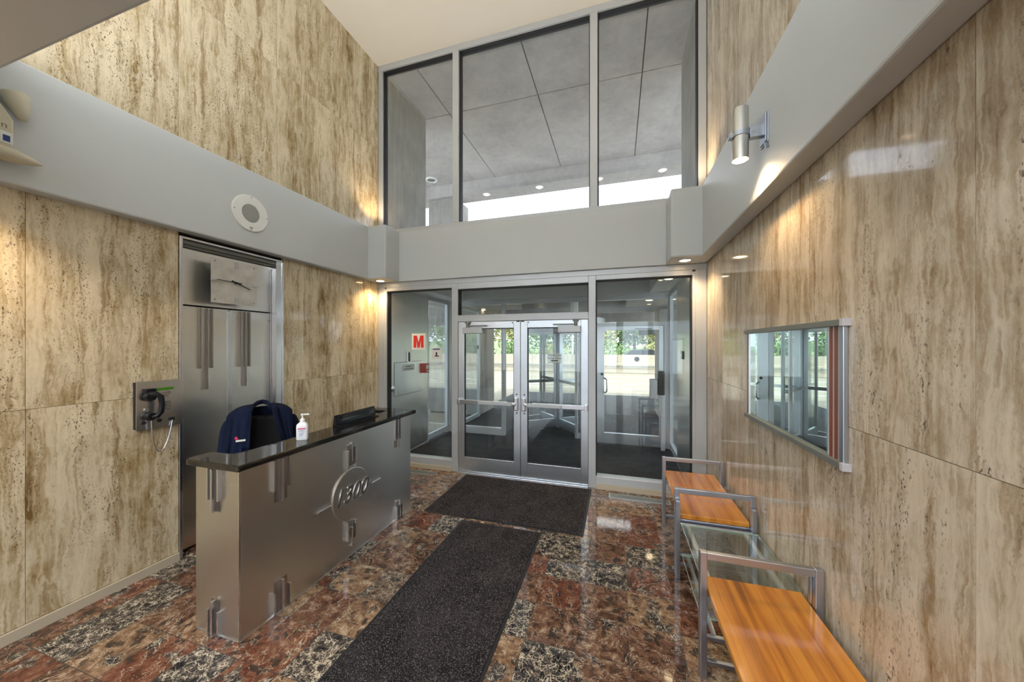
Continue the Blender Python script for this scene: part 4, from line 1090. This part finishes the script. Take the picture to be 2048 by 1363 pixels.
for a, b in ((ya+.050, ya+.072), (ya+.090, ya+.112), (yb-.045, yb-.022)): B(xm-.004, xm-.001, a, b, z0, z1).build('brown_strip', BROWNS, t)
for a in (ya+.125, yb-.060): B(xm-.005, xm+.001, a, a+.005, z0, z1).build('glass_edge', ALU, t)

# ================================================================== SCONCE
def sconce():
    x, y = .728, 2.455; z0, z1 = 2.945, 3.262; r = .044
    t = thing('wall_spotlight', 'brushed metal cylinder spotlight on a bracket on the right white beam', 'wall light', (.86, y, 3.1))
    MB().lathe([(r*.92, z0+.006), (r, z0), (r, z1), (r*.93, z1+.001), (.002, z1+.001)], (x, y, 0), n=40).build('cylinder', STEEL, t, smooth=True)
    MB().lathe([(r*.86, z0-.0005), (r*.80, z0-.003), (.003, z0-.004)], (x, y, 0), n=28).build('lamp', LAMP, t, smooth=True)
    zc_ = 3.105
    m = MB().box(.853, .860, y-.055, y+.055, zc_-.09, zc_+.10); m.box(.845, .853, y-.045, y+.045, zc_-.08, zc_+.09); m.build('wall_plate', SILVER, t, bevel=.003)
    B(x+r+.002, .853, y-.022, y+.022, zc_-.035, zc_+.035).build('arm', SILVER, t, bevel=.003)
    m = MB(); n = 24
    for k in range(n):
        a, b = 2*PI*k/n, 2*PI*(k+1)/n
        m.prism([(x+math.cos(q)*rr, y+math.sin(q)*rr) for q, rr in ((a, r+.0005), (b, r+.0005), (b, r+.007), (a, r+.007))], zc_-.018, zc_+.010)
    m.box(x-.062, x-.045, y-.02, y+.02, zc_-.02, zc_+.008)
    m.build('clamp_ring', SILVER, t, weld=True)
    MB().prism([(y-.04, zc_-.085), (y-.03, zc_-.09), (y-.06, zc_-.135), (y-.068, zc_-.13)], .84, .858, 'x').build('bracket_foot', SILVER, t)
    light('spotlight_beam', 'SPOT', (x, y, z0-.02), 30, (1, .68, .36), (0, math.radians(-14), 0), spot_size=math.radians(125), spot_blend=.9, shadow_soft_size=.03)
sconce()

# ================================================================== LIT FITTINGS OUT OF VIEW: ADDED FILL LAMPS, CORNER UPLIGHTS
t = thing('added_cove_fitting', 'long white cove light fitting added unseen on top of the rear beam', 'uplight', (-1.27, .47, 3.30))  # unseen fitting, added to brighten the high ceiling
B(-3.40, .86, .35, .59, 3.30, 3.335).build('fitting_tray', ALUW, t); B(-3.36, .82, .38, .56, 3.335, 3.345).build('diffuser', PANEL, t)
for x, lb in ((-3.30, 'small round uplight on top of the corner box above the desk'), (.77, 'small round uplight on top of the corner box above the benches')):
    t = thing('uplight', lb, 'uplight', (x, 4.28, 3.50)); MB().cyl((x, 4.28, 3.50), (x, 4.28, 3.54), .05, n=20).build('body', STEELV, t); MB().cyl((x, 4.28, 3.54), (x, 4.28, 3.545), .042, n=20).build('lamp', LAMP, t)
for i, (x, y) in enumerate(REAR_FILL):  # unseen panels, added to carry the rear fill light
    t = thing('added_ceiling_panel', ['added fill light panel in the rear ceiling behind the desk side', 'added fill light panel in the rear ceiling behind the bench side', 'added fill light panel in the rear ceiling at the far left', 'added fill light panel in the middle of the rear ceiling', 'added fill light panel in the rear ceiling at the far right'][i], 'ceiling light', (x, y, 3.30))
    B(x-.58, x+.58, y-.28, y+.28, 3.285, 3.30).build('panel_frame', ALUW, t); B(x-.55, x+.55, y-.25, y+.25, 3.280, 3.285).build('diffuser', PANEL, t)
